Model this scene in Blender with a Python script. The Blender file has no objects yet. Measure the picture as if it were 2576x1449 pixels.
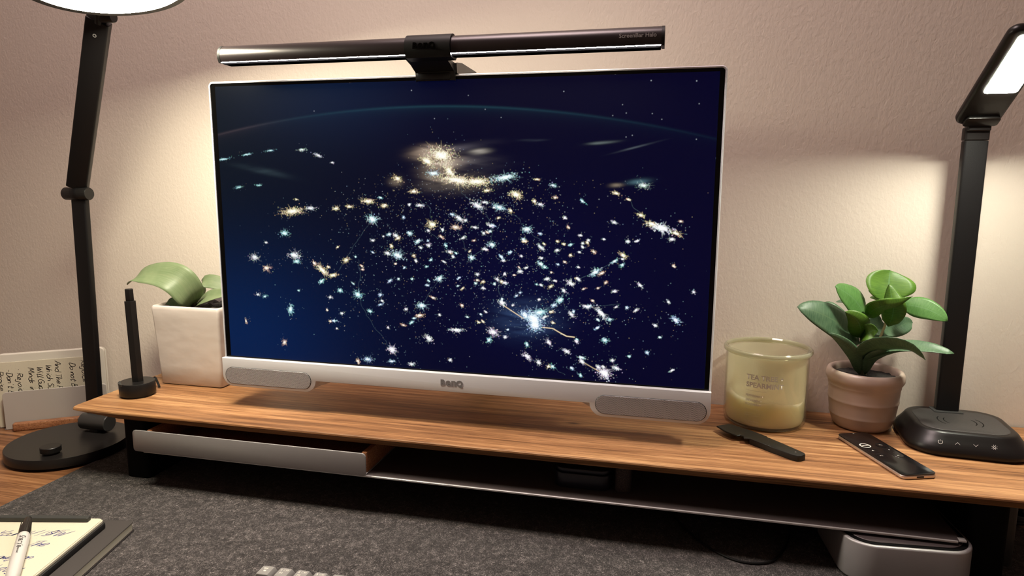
import bpy, bmesh, math, random
import numpy as np
from mathutils import Vector, Matrix, noise
R = math.radians
random.seed(7)
rng = np.random.default_rng(11)
SC = bpy.context.scene
COL = SC.collection
OZ = 0.925            # the desk top stands 0.74 m above the floor; coordinates below are relative to the screen's lower edge

# ------------------------------------------------------------------ camera
cd = bpy.data.cameras.new('camera'); cam = bpy.data.objects.new('camera', cd); COL.objects.link(cam)
cd.sensor_width = 36.0; cd.lens = 1701.13 / 2576 * 36; cd.clip_start = 0.01; cd.clip_end = 50
RV = Vector((1.53559532e-01, 2.30440782e-01, 2.29054583e-02))
Rm = Matrix.Rotation(RV.length, 3, RV.normalized()) @ Matrix(((1, 0, 0), (0, 0, -1), (0, 1, 0)))
rows = [Rm[0], -Rm[1], -Rm[2]]
cm = Matrix((rows[0], rows[1], rows[2])).transposed().to_4x4()
cm.translation = Vector((0.5633161, -0.75306871, 0.22745425 + OZ))
cam.matrix_world = cm
SC.camera = cam

# ------------------------------------------------------------------ view, world, added fill light
SC.view_settings.view_transform = 'Standard'; SC.view_settings.look = 'None'
SC.view_settings.gamma = 1.0; SC.view_settings.use_curve_mapping = False
SC.view_settings.exposure = 0.0
wd = bpy.data.worlds.new('world'); SC.world = wd; wd.use_nodes = True
wd.node_tree.nodes['Background'].inputs[0].default_value = (0.62, 0.50, 0.46, 1)
wd.node_tree.nodes['Background'].inputs[1].default_value = 0.05
FILL_E = 19.5           # unseen fill lamp, added overhead for ambient light (W/m2 radiance scale)
L_LEFT = 87          # disc lamp
L_RIGHT = 345         # panel lamp
L_BAR = 290           # screen bar, front strip
L_HALO = 55          # screen bar, rear strip
def _overhead_fill():  # added area light that stands in for ambient room light; no fixture
    li = bpy.data.lights.new('overhead_fill', 'AREA'); li.shape = 'DISK'; li.size = 0.55
    li.color = (1.0, 0.79, 0.765); li.energy = FILL_E
    o = bpy.data.objects.new('overhead_fill', li); COL.objects.link(o)
    o.location = (0.20, -0.14, 2.40)
_overhead_fill()
SC.cycles.max_bounces = 8; SC.cycles.diffuse_bounces = 4; SC.cycles.transparent_max_bounces = 16
SC.cycles.sample_clamp_indirect = 4.0
SC.cycles.use_denoising = True

# ------------------------------------------------------------------ helpers
ORG = {}
def put(o, label=None, cat=None, group=None, kind=None):
    if label: o['label'] = label
    if cat: o['category'] = cat
    if group: o['group'] = group
    if kind: o['kind'] = kind
    return o
def thing(name, label, cat, loc=(0, 0, 0), rot=0, group=None):
    o = bpy.data.objects.new(name, None); COL.objects.link(o)
    o.empty_display_size = 0.02
    o.location = (loc[0], loc[1], loc[2] + OZ); o.rotation_euler = (0, 0, rot)
    # parts of an unrotated thing are modelled in place, parts of a rotated one in its own frame
    ORG[o.name] = Vector((0, 0, 0)) if rot else Vector(loc)
    return put(o, label, cat, group)
def link(name, me, m=None, parent=None, smooth=False, label=None):
    if m:
        for k in (m if isinstance(m, (list, tuple)) else [m]): me.materials.append(k)
    o = bpy.data.objects.new(name, me); COL.objects.link(o)
    if parent is not None:
        org = ORG[parent.name]; ORG[o.name] = org
        if org.length > 0: me.transform(Matrix.Translation(-org))
        o.parent = parent
    if smooth:
        me.polygons.foreach_set('use_smooth', [True] * len(me.polygons))
    if label: o['label'] = label
    return o
def top(name, bm, m, label, cat, loc, group=None, smooth=False, kind=None):
    me = bpy.data.meshes.new(name); bm.to_mesh(me); bm.free(); me.transform(Matrix.Translation(-Vector(loc)))
    if isinstance(m, (list, tuple)):
        for k in m: me.materials.append(k)
    else: me.materials.append(m)
    o = bpy.data.objects.new(name, me); COL.objects.link(o); o.location = (loc[0], loc[1], loc[2] + OZ)
    ORG[o.name] = Vector(loc)
    if smooth: smooth_by_angle(me)
    return put(o, label, cat, group, kind)
def smooth_by_angle(me, ang=40):
    me.polygons.foreach_set('use_smooth', [True] * len(me.polygons))
    bm = bmesh.new(); bm.from_mesh(me)
    for e in bm.edges:
        e.smooth = not (len(e.link_faces) == 2 and e.calc_face_angle(0) > R(ang))
    bm.to_mesh(me); bm.free()
def part(name, bm, m, parent, smooth=True, label=None, ang=40):
    me = bpy.data.meshes.new(name); bm.to_mesh(me); bm.free()
    o = link(name, me, m, parent, False, label)
    if smooth: smooth_by_angle(me, ang)
    return o
def BM(): return bmesh.new()
def box(bm, x0, x1, y0, y1, z0, z1, bev=0, seg=2, M=None):
    r = bmesh.ops.create_cube(bm, size=1)
    vs = r['verts']
    for v in vs:
        v.co = Vector(((x0 + x1) / 2 + v.co.x * (x1 - x0), (y0 + y1) / 2 + v.co.y * (y1 - y0), (z0 + z1) / 2 + v.co.z * (z1 - z0)))
    if bev > 0:
        es = list({e for v in vs for e in v.link_edges})
        rr = bmesh.ops.bevel(bm, geom=es, offset=bev, segments=seg, profile=0.5, affect='EDGES')
        vs = list({v for f in rr['faces'] for v in f.verts} | {v for v in vs if v.is_valid})
    if M is not None:
        for v in vs: v.co = M @ v.co
    return bm
def rrect(w, h, r, n=6, cx=0, cy=0):
    """rounded rectangle outline, counter-clockwise, centred"""
    rs = r if isinstance(r, (list, tuple)) else [r] * 4      # corners: ++, -+, --, +-
    P = []
    for k, (sx, sy) in enumerate(((1, 1), (-1, 1), (-1, -1), (1, -1))):
        rr = max(rs[k], 1e-5)
        for i in range(n + 1):
            a = k * math.pi / 2 + i / n * math.pi / 2
            P.append((cx + sx * (w / 2 - rr) + rr * math.cos(a), cy + sy * (h / 2 - rr) + rr * math.sin(a)))
    return P
def layers(bm, L, cap=(True, True), M=None):
    """loft: L is a list of equal-length rings of 3D points"""
    rings = []
    for ring in L:
        rings.append([bm.verts.new((M @ Vector(p)) if M is not None else p) for p in ring])
    n = len(rings[0])
    for a, b in zip(rings, rings[1:]):
        for i in range(n):
            j = (i + 1) % n
            bm.faces.new((a[i], a[j], b[j], b[i]))
    if cap[0]: bm.faces.new(list(reversed(rings[0])))
    if cap[1]: bm.faces.new(rings[-1])
    return rings
def slab(bm, P, z0, z1, bev=0, seg=2, M=None, axis='z'):
    """prism of the outline P with softened rims.  axis z: P=(x,y); axis y: P=(x,z), axis x: P=(y,z)"""
    def ins(P, d):
        if d == 0: return P
        n = len(P); out = []
        for i in range(n):
            a = Vector(P[i - 1]); b = Vector(P[i]); c = Vector(P[(i + 1) % n])
            e1 = (b - a); e2 = (c - b)
            if e1.length < 1e-9: e1 = e2
            if e2.length < 1e-9: e2 = e1
            n1 = Vector((-e1.y, e1.x)).normalized(); n2 = Vector((-e2.y, e2.x)).normalized()
            m_ = (n1 + n2); m_ = m_.normalized() if m_.length > 1e-6 else n1
            k = 1 / max(0.5, m_.dot(n1))
            out.append((b.x + m_.x * d * k, b.y + m_.y * d * k))
        return out
    L = []
    lv = []
    if bev > 0:
        for i in range(seg + 1):
            t = i / seg * math.pi / 2; lv.append((z0 + bev * (1 - math.sin(t)), bev * (1 - math.cos(t))))
        lv = [(z0 + bev * (1 - math.cos(t)), bev * (1 - math.sin(t))) for t in [i / seg * math.pi / 2 for i in range(seg + 1)]]
        lv += [(z1 - bev * (1 - math.cos(t)), bev * (1 - math.sin(t))) for t in [(seg - i) / seg * math.pi / 2 for i in range(seg + 1)]]
    else: lv = [(z0, 0), (z1, 0)]
    for z, d in lv:
        Q = ins(P, d)
        if axis == 'z': L.append([(x, y, z) for x, y in Q])
        elif axis == 'y': L.append([(x, z, y) for x, y in Q])
        else: L.append([(z, x, y) for x, y in Q])
    layers(bm, L, M=M)
    if axis == 'y': pass
    bmesh.ops.recalc_face_normals(bm, faces=bm.faces[:])
    return bm
def lathe(bm, prof, n=48, c=(0, 0, 0), cap=(False, False), M=None):
    L = []
    for r, z in prof:
        L.append([(c[0] + r * math.cos(2 * math.pi * i / n), c[1] + r * math.sin(2 * math.pi * i / n), c[2] + z) for i in range(n)])
    layers(bm, L, cap, M)
    bmesh.ops.recalc_face_normals(bm, faces=bm.faces[:])
    return bm
def spline(P, n):
    """Catmull-Rom through P"""
    P = [Vector(p) for p in P]; Q = [P[0] * 2 - P[1]] + P + [P[-1] * 2 - P[-2]]
    out = []
    segs = len(P) - 1
    for i in range(n + 1):
        t = i / n * segs; k = min(int(t), segs - 1); t -= k
        a, b, c, d = Q[k:k + 4]
        out.append(0.5 * ((2 * b) + (c - a) * t + (2 * a - 5 * b + 4 * c - d) * t * t + (3 * b - a - 3 * c + d) * t ** 3))
    return out
def tube(bm, P, r, n=8, cap=True):
    P = [Vector(p) for p in P]; rs = r if isinstance(r, (list, tuple)) else [r] * len(P)
    L = []; up = Vector((0.1, 0.2, 0.97))
    for i, p in enumerate(P):
        t = (P[min(i + 1, len(P) - 1)] - P[max(i - 1, 0)]).normalized()
        s = t.cross(up)
        s = s.normalized() if s.length > 1e-4 else Vector((1, 0, 0))
        q = s.cross(t).normalized(); up = q
        L.append([tuple(p + (s * math.cos(2 * math.pi * k / n) + q * math.sin(2 * math.pi * k / n)) * rs[i]) for k in range(n)])
    layers(bm, L, (cap, cap)); bmesh.ops.recalc_face_normals(bm, faces=bm.faces[:])
    return bm
def text_mesh(s, size, M, off=0.0, depth=0.0, align='CENTER', shear=0.0, wrap=None, bend_res=3, valign='CENTER'):
    """built-in font lettering as a mesh; local x right, y up, then M.  Returns a bmesh"""
    c = bpy.data.curves.new('lettering', 'FONT'); c.body = s; c.size = size; c.offset = off; c.extrude = depth
    c.align_x = align; c.align_y = valign; c.shear = shear; c.resolution_u = bend_res
    o = bpy.data.objects.new('lettering', c); COL.objects.link(o)
    dg = bpy.context.evaluated_depsgraph_get(); me = bpy.data.meshes.new_from_object(o.evaluated_get(dg))
    bm = BM(); bm.from_mesh(me); bpy.data.meshes.remove(me); bpy.data.objects.remove(o); bpy.data.curves.remove(c)
    for v in bm.verts: v.co = (M @ v.co) if wrap is None else wrap(v.co)
    return bm
def join_bm(a, b):
    me = bpy.data.meshes.new('tmp'); b.to_mesh(me); b.free(); a.from_mesh(me); bpy.data.meshes.remove(me); return a
def frame(origin, x, y):
    x = Vector(x).normalized(); z = x.cross(Vector(y)).normalized(); y = z.cross(x)
    m = Matrix((x, y, z)).transposed().to_4x4(); m.translation = Vector(origin); return m
def ribbon(bm, P, w, M):
    """pen stroke of width w in the plane of M"""
    if len(P) < 2: return
    P = [Vector((p[0], p[1])) for p in P]; L = []
    for i, p in enumerate(P):
        t = P[min(i + 1, len(P) - 1)] - P[max(i - 1, 0)]
        t = t.normalized() if t.length > 1e-9 else Vector((1, 0))
        nn = Vector((-t.y, t.x)) * w / 2 * (0.6 if i in (0, len(P) - 1) else 1)
        L.append((bm.verts.new(M @ Vector((p.x + nn.x, p.y + nn.y, 0))), bm.verts.new(M @ Vector((p.x - nn.x, p.y - nn.y, 0)))))
    for a, b in zip(L, L[1:]): bm.faces.new((a[0], a[1], b[1], b[0]))

# ------------------------------------------------------------------ materials
def mat(name, col=(.5, .5, .5), rough=.5, metal=0., spec=.5, coat=0., emit=None, es=0., coatr=.05, sss=0.):
    m = bpy.data.materials.new(name); m.use_nodes = True
    b = m.node_tree.nodes['Principled BSDF']
    b.inputs['Base Color'].default_value = (*col, 1); b.inputs['Roughness'].default_value = rough
    b.inputs['Metallic'].default_value = metal; b.inputs['Specular IOR Level'].default_value = spec
    b.inputs['Coat Weight'].default_value = coat; b.inputs['Coat Roughness'].default_value = coatr
    if sss:
        b.inputs['Subsurface Weight'].default_value = sss; b.inputs['Subsurface Scale'].default_value = .02 if sss > .5 else .01; b.inputs['Subsurface Radius'].default_value = (1, .92, .72)
    if emit: b.inputs['Emission Color'].default_value = (*emit, 1); b.inputs['Emission Strength'].default_value = es
    return m
class NT:
    def __init__(s, m): s.t = m.node_tree; s.b = s.t.nodes.get('Principled BSDF'); s.l = s.t.links
    def n(s, typ, **kw):
        x = s.t.nodes.new(typ)
        for k, v in kw.items():
            if k.startswith('i_'):
                key = k[2:]; key = int(key) if key.isdigit() else key
                x.inputs[key].default_value = v
            else: setattr(x, k, v)
        return x
    def c(s, a, b): s.l.new(a, b)
    def coords(s, scale=(1, 1, 1), rot=(0, 0, 0), loc=(0, 0, 0)):
        tc = s.n('ShaderNodeTexCoord'); mp = s.n('ShaderNodeMapping'); mp.inputs['Scale'].default_value = scale
        mp.inputs['Rotation'].default_value = rot; mp.inputs['Location'].default_value = loc
        s.c(tc.outputs['Object'], mp.inputs[0]); return mp.outputs[0]
    def noise(s, vec, scale, det=2, rough=.5, dist=0.):
        x = s.n('ShaderNodeTexNoise'); x.inputs['Scale'].default_value = scale; x.inputs['Detail'].default_value = det
        x.inputs['Roughness'].default_value = rough; x.inputs['Distortion'].default_value = dist; s.c(vec, x.inputs[0]); return x.outputs[0]
    def ramp(s, fac, stops):
        x = s.n('ShaderNodeValToRGB'); e = x.color_ramp.elements
        while len(e) < len(stops): e.new(.5)
        for k, (p, c_) in enumerate(stops): e[k].position = p; e[k].color = (*c_, 1)
        s.c(fac, x.inputs[0]); return x.outputs[0]
    def math(s, op, a, b=None, c_=None):
        x = s.n('ShaderNodeMath', operation=op)
        for k, v in enumerate((a, b, c_)):
            if v is None: continue
            if isinstance(v, (int, float)): x.inputs[k].default_value = v
            else: s.c(v, x.inputs[k])
        return x.outputs[0]
    def mix(s, fac, a, b, blend='MIX'):
        x = s.n('ShaderNodeMix', data_type='RGBA', blend_type=blend)
        for k, v in ((0, fac), (6, a), (7, b)):
            if isinstance(v, (int, float)): x.inputs[k].default_value = v
            elif isinstance(v, tuple): x.inputs[k].default_value = (*v, 1)
            else: s.c(v, x.inputs[k])
        return x.outputs[2]
    def bump(s, h, strength, dist):
        x = s.n('ShaderNodeBump'); x.inputs['Strength'].default_value = strength; x.inputs['Distance'].default_value = dist
        s.c(h, x.inputs['Height']); s.c(x.outputs[0], s.b.inputs['Normal'])

# painted wall with orange-peel texture
M_WALL = mat('wall_paint', (.70, .62, .54), .55, spec=.25); t = NT(M_WALL)
v = t.coords((1, 1, .6)); h = t.noise(v, 250, 2, .5, .5); h2 = t.noise(v, 600, 2, .5)
hh = t.math('ADD', h, t.math('MULTIPLY', h2, .25)); t.bump(hh, .42, .0010)
t.c(t.mix(t.noise(v, 4, 2), (.70, .62, .54), (.68, .60, .525)), t.b.inputs['Base Color'])
M_CEIL = mat('ceiling_paint', (.72, .68, .64), .8); t = NT(M_CEIL); t.c(t.mix(t.noise(t.coords(), 60, 3), (.70, .66, .62), (.74, .70, .66)), t.b.inputs['Base Color'])
M_FLOOR = mat('floor_carpet', (.24, .20, .17), .95); t = NT(M_FLOOR); t.c(t.mix(t.noise(t.coords(), 200, 3), (.18, .15, .13), (.30, .25, .21)), t.b.inputs['Base Color'])

def wood(name, dark, mid, light, off=(0, 0, 0), knots=(), rough=.42, rot=0., pore=.85, gl=1.):
    m = mat(name, mid, rough, spec=.4); t = NT(m)
    tc = t.n('ShaderNodeTexCoord'); mp = t.n('ShaderNodeMapping'); mp.inputs['Rotation'].default_value = (0, 0, rot); mp.inputs['Location'].default_value = off
    t.c(tc.outputs['Object'], mp.inputs[0]); base = mp.outputs[0]
    # knots bend the grain around them
    sep = t.n('ShaderNodeSeparateXYZ'); t.c(base, sep.inputs[0]); yy = sep.outputs[1]; kd = None
    for kx, ky, kr in knots:
        dx = t.math('MULTIPLY', t.math('SUBTRACT', sep.outputs[0], kx), .45); dy = t.math('SUBTRACT', sep.outputs[1], ky)
        d2 = t.math('ADD', t.math('MULTIPLY', dx, dx), t.math('MULTIPLY', dy, dy))
        f = t.math('DIVIDE', kr * kr, t.math('ADD', d2, kr * kr))
        yy = t.math('SUBTRACT', yy, t.math('MULTIPLY', t.math('MULTIPLY', f, dy), .85))
        g = t.math('LESS_THAN', d2, (kr * .5) ** 2)
        g = t.math('POWER', f, 6.0)
        kd = g if kd is None else t.math('MAXIMUM', kd, g)
    cmb = t.n('ShaderNodeCombineXYZ'); t.c(sep.outputs[0], cmb.inputs[0]); t.c(yy, cmb.inputs[1]); t.c(sep.outputs[2], cmb.inputs[2])
    def sc(s):
        q = t.n('ShaderNodeMapping'); q.inputs['Scale'].default_value = s; t.c(cmb.outputs[0], q.inputs[0]); return q.outputs[0]
    wide = t.noise(sc((2.2, 26, 26)), 1, 3, .55, .8)
    bands = t.noise(sc((2.6, 150, 150)), 1, 4, .6, .5)
    fine = t.noise(sc((8, 800, 800)), 1, 3, .6, .2)
    por = t.noise(sc((18, 760, 760)), 1, 2, .5)
    f = t.math('ADD', t.math('MULTIPLY', wide, .40), t.math('ADD', t.math('MULTIPLY', bands, .42), t.math('MULTIPLY', fine, .24)))
    c0 = t.ramp(f, [(.40, dark), (.53, mid), (.66, light)])
    pf = t.ramp(por, [(.36, (.50, .43, .38)), (.50, (1, 1, 1))])
    c1 = t.mix(pore, c0, t.mix(1.0, c0, pf, 'MULTIPLY'))
    if kd is not None: c1 = t.mix(kd, c1, (dark[0] * .45, dark[1] * .42, dark[2] * .5))
    t.c(c1, t.b.inputs['Base Color'])
    t.c(t.math('ADD', t.math('MULTIPLY', bands, .2), rough - .08), t.b.inputs['Roughness'])
    t.bump(t.math('ADD', t.math('MULTIPLY', por, .5), fine), .35, .0004)
    return m
M_SHELF = wood('walnut_shelf', (.11, .045, .018), (.31, .147, .061), (.53, .295, .135),
               knots=((.500, .062, .006), (.662, .058, .008), (.10, -.004, .010), (.585, .04, .0022), (.559, .012, .0022)))
M_DESK = wood('walnut_desk', (.09, .036, .014), (.23, .10, .041), (.38, .19, .083), off=(.3, .7, 0))
M_STRIP = wood('walnut_strip', (.16, .065, .03), (.28, .12, .055), (.36, .17, .08), off=(1.3, .2, .1))

# grey wool felt
M_FELT = mat('wool_felt', (.09, .08, .078), .95, spec=.1); t = NT(M_FELT)
fl = None
for k, (sx, sy, rz) in enumerate(((1500, 330, .35), (360, 1400, .9), (1300, 320, -.55), (520, 520, 0))):
    n_ = t.noise(t.coords((sx, sy, 600), (0, 0, rz), (k * 3.1, k, 0)), 1, 2, .6, .6)
    fl = n_ if fl is None else t.math('MAXIMUM', fl, n_)
big = t.noise(t.coords(), 130, 3, .65)
fv = t.math('ADD', fl, t.math('MULTIPLY', big, .30))
t.c(t.ramp(fv, [(.58, (.008, .0068, .0068)), (.74, (.036, .031, .030)), (.86, (.16, .14, .134)), (.97, (.44, .40, .38))]), t.b.inputs['Base Color'])
t.b.inputs['Sheen Weight'].default_value = .1
t.bump(fv, .8, .0015)

M_BLACK = mat('black_powder_coat', (.006, .0055, .0055), .5, spec=.22)
M_BLACKM = mat('black_anodised', (.008, .0072, .0072), .36, metal=.0, spec=.32)
M_ARM = mat('lamp_arm_black', (.005, .0045, .005), .40, spec=.25)
M_SATIN = mat('satin_black_metal', (.016, .014, .0135), .30, metal=.35, spec=.42)
M_LIP = mat('matt_black_lip', (.0015, .0014, .0014), .9, spec=0.)
M_HINGE = mat('hinge_gunmetal', (.07, .068, .066), .28, metal=.6)
M_LEG = mat('leg_black', (.002, .002, .002), .7, spec=.08)
t = NT(M_LEG); t.bump(t.noise(t.coords(), 1500, 2), .3, .0003)
M_ALU = mat('matte_aluminium', (.30, .285, .285), .42, metal=.35, spec=.5)
M_HOLD = mat('brushed_light_metal', (.44, .41, .38), .45, metal=.25)
t = NT(M_ALU); t.bump(t.noise(t.coords(), 3000, 2), .06, .0002)
M_PLATE = mat('grey_steel_sheet', (.075, .060, .060), .45, metal=.3)
M_PLATEE = mat('bare_aluminium_edge', (.62, .60, .59), .35, metal=.6)
M_WHITE = mat('white_plastic', (.54, .525, .545), .42, spec=.4)
t = NT(M_WHITE); t.bump(t.noise(t.coords(), 900, 3), .12, .0004)
M_GLASSB = mat('screen_black_border', (.001, .001, .001), .12, spec=.15)
M_SLEEVE = mat('rubber_black', (.004, .0038, .0038), .5, spec=.18)
M_BAR = mat('dark_brown_anodised', (.022, .016, .017), .32, metal=.4, spec=.5)
t = NT(M_BAR); t.bump(t.noise(t.coords(), 2600, 2), .10, .0002)
M_GREYP = mat('dark_grey_plastic', (.024, .025, .024), .5)
M_LOGO = mat('logo_grey', (.17, .16, .165), .5)
M_INK = mat('pale_print', (.50, .48, .47), .5)
M_INKD = mat('dim_print', (.26, .24, .235), .5)
M_CORK = mat('cork', (.30, .13, .06), .85, spec=.2); t = NT(M_CORK)
t.c(t.ramp(t.noise(t.coords(), 900, 3, .7), [(.3, (.12, .045, .02)), (.5, (.32, .13, .06)), (.7, (.46, .22, .11))]), t.b.inputs['Base Color'])
M_CORKD = mat('dark_cork', (.03, .018, .016), .8); t = NT(M_CORKD)
t.c(t.ramp(t.noise(t.coords(), 1300, 2, .7), [(.45, (.012, .009, .009)), (.62, (.05, .03, .028)), (.75, (.20, .13, .11))]), t.b.inputs['Base Color'])
M_CERAM = mat('white_glaze', (.70, .63, .60), .30, spec=.5, coat=.3); t = NT(M_CERAM)
t.bump(t.noise(t.coords((1, 1, 1.6)), 34, 2, .4), .22, .004)
t.c(t.mix(t.noise(t.coords(), 22, 2), (.64, .565, .525), (.59, .52, .49)), t.b.inputs['Base Color'])
M_POT = mat('pink_clay_glaze', (.47, .36, .31), .33, spec=.5, sss=.05); t = NT(M_POT)
t.c(t.mix(t.noise(t.coords(), 60, 3), (.485, .385, .315), (.445, .35, .29)), t.b.inputs['Base Color'])
M_SOIL = mat('dark_potting_mix', (.02, .016, .014), .95); t = NT(M_SOIL)
sn = t.noise(t.coords(), 420, 4, .7); t.c(t.ramp(sn, [(.35, (.008, .006, .006)), (.6, (.035, .03, .026)), (.72, (.16, .14, .12))]), t.b.inputs['Base Color']); t.bump(sn, 1., .004)
def leafmat(name, a, b, vein, rough=.42, sc=(1, 1, 1)):
    m = mat(name, a, rough, spec=.45); t = NT(m)
    uv = t.n('ShaderNodeUVMap'); sep = t.n('ShaderNodeSeparateXYZ'); t.c(uv.outputs[0], sep.inputs[0])
    mid = t.math('ABSOLUTE', t.math('SUBTRACT', sep.outputs[1], .5))
    q = t.n('ShaderNodeMapping'); q.inputs['Scale'].default_value = sc; t.c(uv.outputs[0], q.inputs[0])
    st = t.noise(q.outputs[0], 1, 3, .6)
    f = t.math('ADD', t.math('MULTIPLY', st, .7), t.math('MULTIPLY', t.noise(t.coords(), 45, 2), .5))
    c = t.ramp(f, [(.40, a), (.75, b)])
    t.c(t.mix(t.math('LESS_THAN', mid, .018), c, vein), t.b.inputs['Base Color'])
    t.bump(st, .25, .0006)
    t.b.inputs['Subsurface Weight'].default_value = .0
    # thin blade: some light passes through it
    tr = t.n('ShaderNodeBsdfTranslucent'); t.c(c, tr.inputs[0])
    mx = t.n('ShaderNodeMixShader'); mx.inputs[0].default_value = .28
    out = t.t.nodes['Material Output']; t.c(t.b.outputs[0], mx.inputs[1]); t.c(tr.outputs[0], mx.inputs[2]); t.c(mx.outputs[0], out.inputs[0])
    return m
M_LEAF = leafmat('leaf_green', (.045, .125, .014), (.125, .25, .030), (.12, .26, .08), sc=(60, 3, 1))
M_LEAFD = leafmat('leaf_grey_green', (.055, .12, .062), (.13, .22, .12), (.12, .2, .1), sc=(60, 3, 1))
M_LEAFP = leafmat('leaf_pale_sage', (.13, .195, .085), (.24, .30, .16), (.22, .27, .14), sc=(3, 70, 1))
M_STEM = mat('stem', (.14, .12, .05), .6)
M_STEMD = mat('stem_dark', (.05, .05, .02), .6)
M_PAPER = mat('cream_paper', (.52, .475, .37), .8, spec=.2)
M_PAPERW = mat('white_paper', (.56, .525, .46), .8, spec=.2)
M_COVER = mat('charcoal_cover', (.040, .034, .032), .6, spec=.3); t = NT(M_COVER); t.bump(t.noise(t.coords(), 1800, 2), .15, .0004)
M_COVERB = mat('black_cover', (.010, .009, .009), .6, spec=.3)
M_PENINK = mat('blue_ink', (.03, .04, .16), .6)
M_PENBLK = mat('black_ink', (.012, .010, .012), .6)
M_MARKW = mat('marker_barrel', (.52, .495, .47), .28, spec=.5)
M_MARKB = mat('marker_cap', (.012, .011, .010), .22, spec=.6)
M_SILVER = mat('champagne_aluminium', (.62, .53, .48), .32, metal=.8)
M_REMOTE = mat('remote_glass', (.006, .0055, .006), .16, spec=.5)
M_KNIFE = mat('knife_dark_grey', (.012, .011, .009), .42, spec=.3)
M_KEY = mat('keycap_grey', (.19, .18, .168), .55)
M_KEYD = mat('keyboard_case', (.07, .065, .062), .5)
M_DIM = mat('dark_box', (.008, .008, .016), .35, metal=.2)
M_RLAMP = mat('lamp_brown_black', (.007, .0055, .0055), .33, spec=.28)
M_RPOST = mat('post_black', (.006, .0055, .006), .40, spec=.30); t = NT(M_RPOST); t.bump(t.noise(t.coords(), 1400, 2), .35, .0004)
M_RPAD = mat('charging_pad', (.060, .052, .050), .55); t = NT(M_RPAD); t.bump(t.noise(t.coords(), 1500, 2), .3, .0004)
t.c(t.ramp(t.noise(t.coords((1, 4, 1)), 260, 4, .7), [(.45, (.026, .023, .022)), (.66, (.040, .035, .033)), (.78, (.09, .08, .075))]), t.b.inputs['Base Color'])
def emitter(name, col, s):
    m = bpy.data.materials.new(name); m.use_nodes = True; nt = m.node_tree; nt.nodes.remove(nt.nodes['Principled BSDF'])
    e = nt.nodes.new('ShaderNodeEmission'); e.inputs[0].default_value = (*col, 1); e.inputs[1].default_value = s
    nt.links.new(e.outputs[0], nt.nodes['Material Output'].inputs[0]); return m
M_ELEFT = emitter('warm_diffuser', (1.0, .94, .72), L_LEFT)
M_ERIGHT = emitter('panel_diffuser', (1.0, .99, .82), L_RIGHT)
M_EBAR = emitter('bar_led', (.99, .97, 1.0), L_BAR)
M_EHALO = emitter('halo_led', (1.0, .95, .78), L_HALO)
def grille_mat():
    m = mat('perforated_grille', (.3, .28, .28), .5, metal=.3); t = NT(m)
    tc = t.n('ShaderNodeTexCoord'); sep = t.n('ShaderNodeSeparateXYZ'); t.c(tc.outputs['Object'], sep.inputs[0])
    P = .00128
    def lat(ox, oz):
        a = t.math('SUBTRACT', t.math('FRACT', t.math('ADD', t.math('DIVIDE', sep.outputs[0], P), ox)), .5)
        b = t.math('MULTIPLY', t.math('SUBTRACT', t.math('FRACT', t.math('ADD', t.math('DIVIDE', sep.outputs[2], P * 1.732), oz)), .5), 1.732)
        return t.math('SQRT', t.math('ADD', t.math('MULTIPLY', a, a), t.math('MULTIPLY', b, b)))
    d = t.math('MINIMUM', lat(0, 0), lat(.5, .5))
    k = t.math('SMOOTH_MIN', d, 9.0, .01)
    f = t.ramp(d, [(.31, (0, 0, 0)), (.38, (1, 1, 1))])
    t.c(t.mix(f, (.03, .026, .026), (.50, .465, .475)), t.b.inputs['Base Color'])
    t.bump(f, .6, .0006); return m
M_GRILLE = grille_mat()
def clear(name, tint, refl=1.0, film=0.0, filmcol=(.8, .8, .6), noise_amt=0.0, rough=.03):
    """thin clear glass: fresnel reflection over tinted see-through, optionally with a wax film"""
    m = bpy.data.materials.new(name); m.use_nodes = True; t = NT(m); nt = m.node_tree; nt.nodes.remove(t.b)
    g = t.n('ShaderNodeBsdfGlossy'); g.inputs['Roughness'].default_value = rough
    tr = t.n('ShaderNodeBsdfTransparent'); tr.inputs[0].default_value = (*tint, 1); base = tr.outputs[0]
    if film:
        d = t.n('ShaderNodeBsdfDiffuse'); d.inputs[0].default_value = (*filmcol, 1)
        tl = t.n('ShaderNodeBsdfTranslucent'); tl.inputs[0].default_value = (*filmcol, 1)
        a = t.n('ShaderNodeMixShader'); a.inputs[0].default_value = .55; t.c(d.outputs[0], a.inputs[1]); t.c(tl.outputs[0], a.inputs[2])
        mx = t.n('ShaderNodeMixShader'); nn = t.noise(t.coords((1, 1, 2.2)), 26, 3, .5, 1.2)
        f = t.math('MULTIPLY_ADD', nn, noise_amt, film - noise_amt * .5); f.node.use_clamp = True
        t.c(f, mx.inputs[0]); t.c(base, mx.inputs[1]); t.c(a.outputs[0], mx.inputs[2]); base = mx.outputs[0]
    lw = t.n('ShaderNodeLayerWeight'); lw.inputs[0].default_value = .5
    fr = t.math('MULTIPLY_ADD', t.math('POWER', lw.outputs['Facing'], 5.0), .92 * refl, .045 * refl)
    o = t.n('ShaderNodeMixShader'); t.c(fr, o.inputs[0]); t.c(base, o.inputs[1]); t.c(g.outputs[0], o.inputs[2])
    t.c(o.outputs[0], nt.nodes['Material Output'].inputs[0]); return m
M_JAR = clear('jar_glass', (.95, .95, .88), 1.0, .10, (.80, .80, .66), .05)
M_JARB = clear('jar_glass_base', (.90, .89, .74))
M_FILM = clear('wax_film', (.97, .95, .84), .15, .90, (.84, .80, .65), .16, .3)
M_RIM = clear('jar_rim', (.9, .9, .8), 1.3, .42, (.74, .73, .60), .1)
M_WAX = mat('cream_wax', (.80, .68, .40), .45, spec=.4, sss=.8); t = NT(M_WAX)
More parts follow.
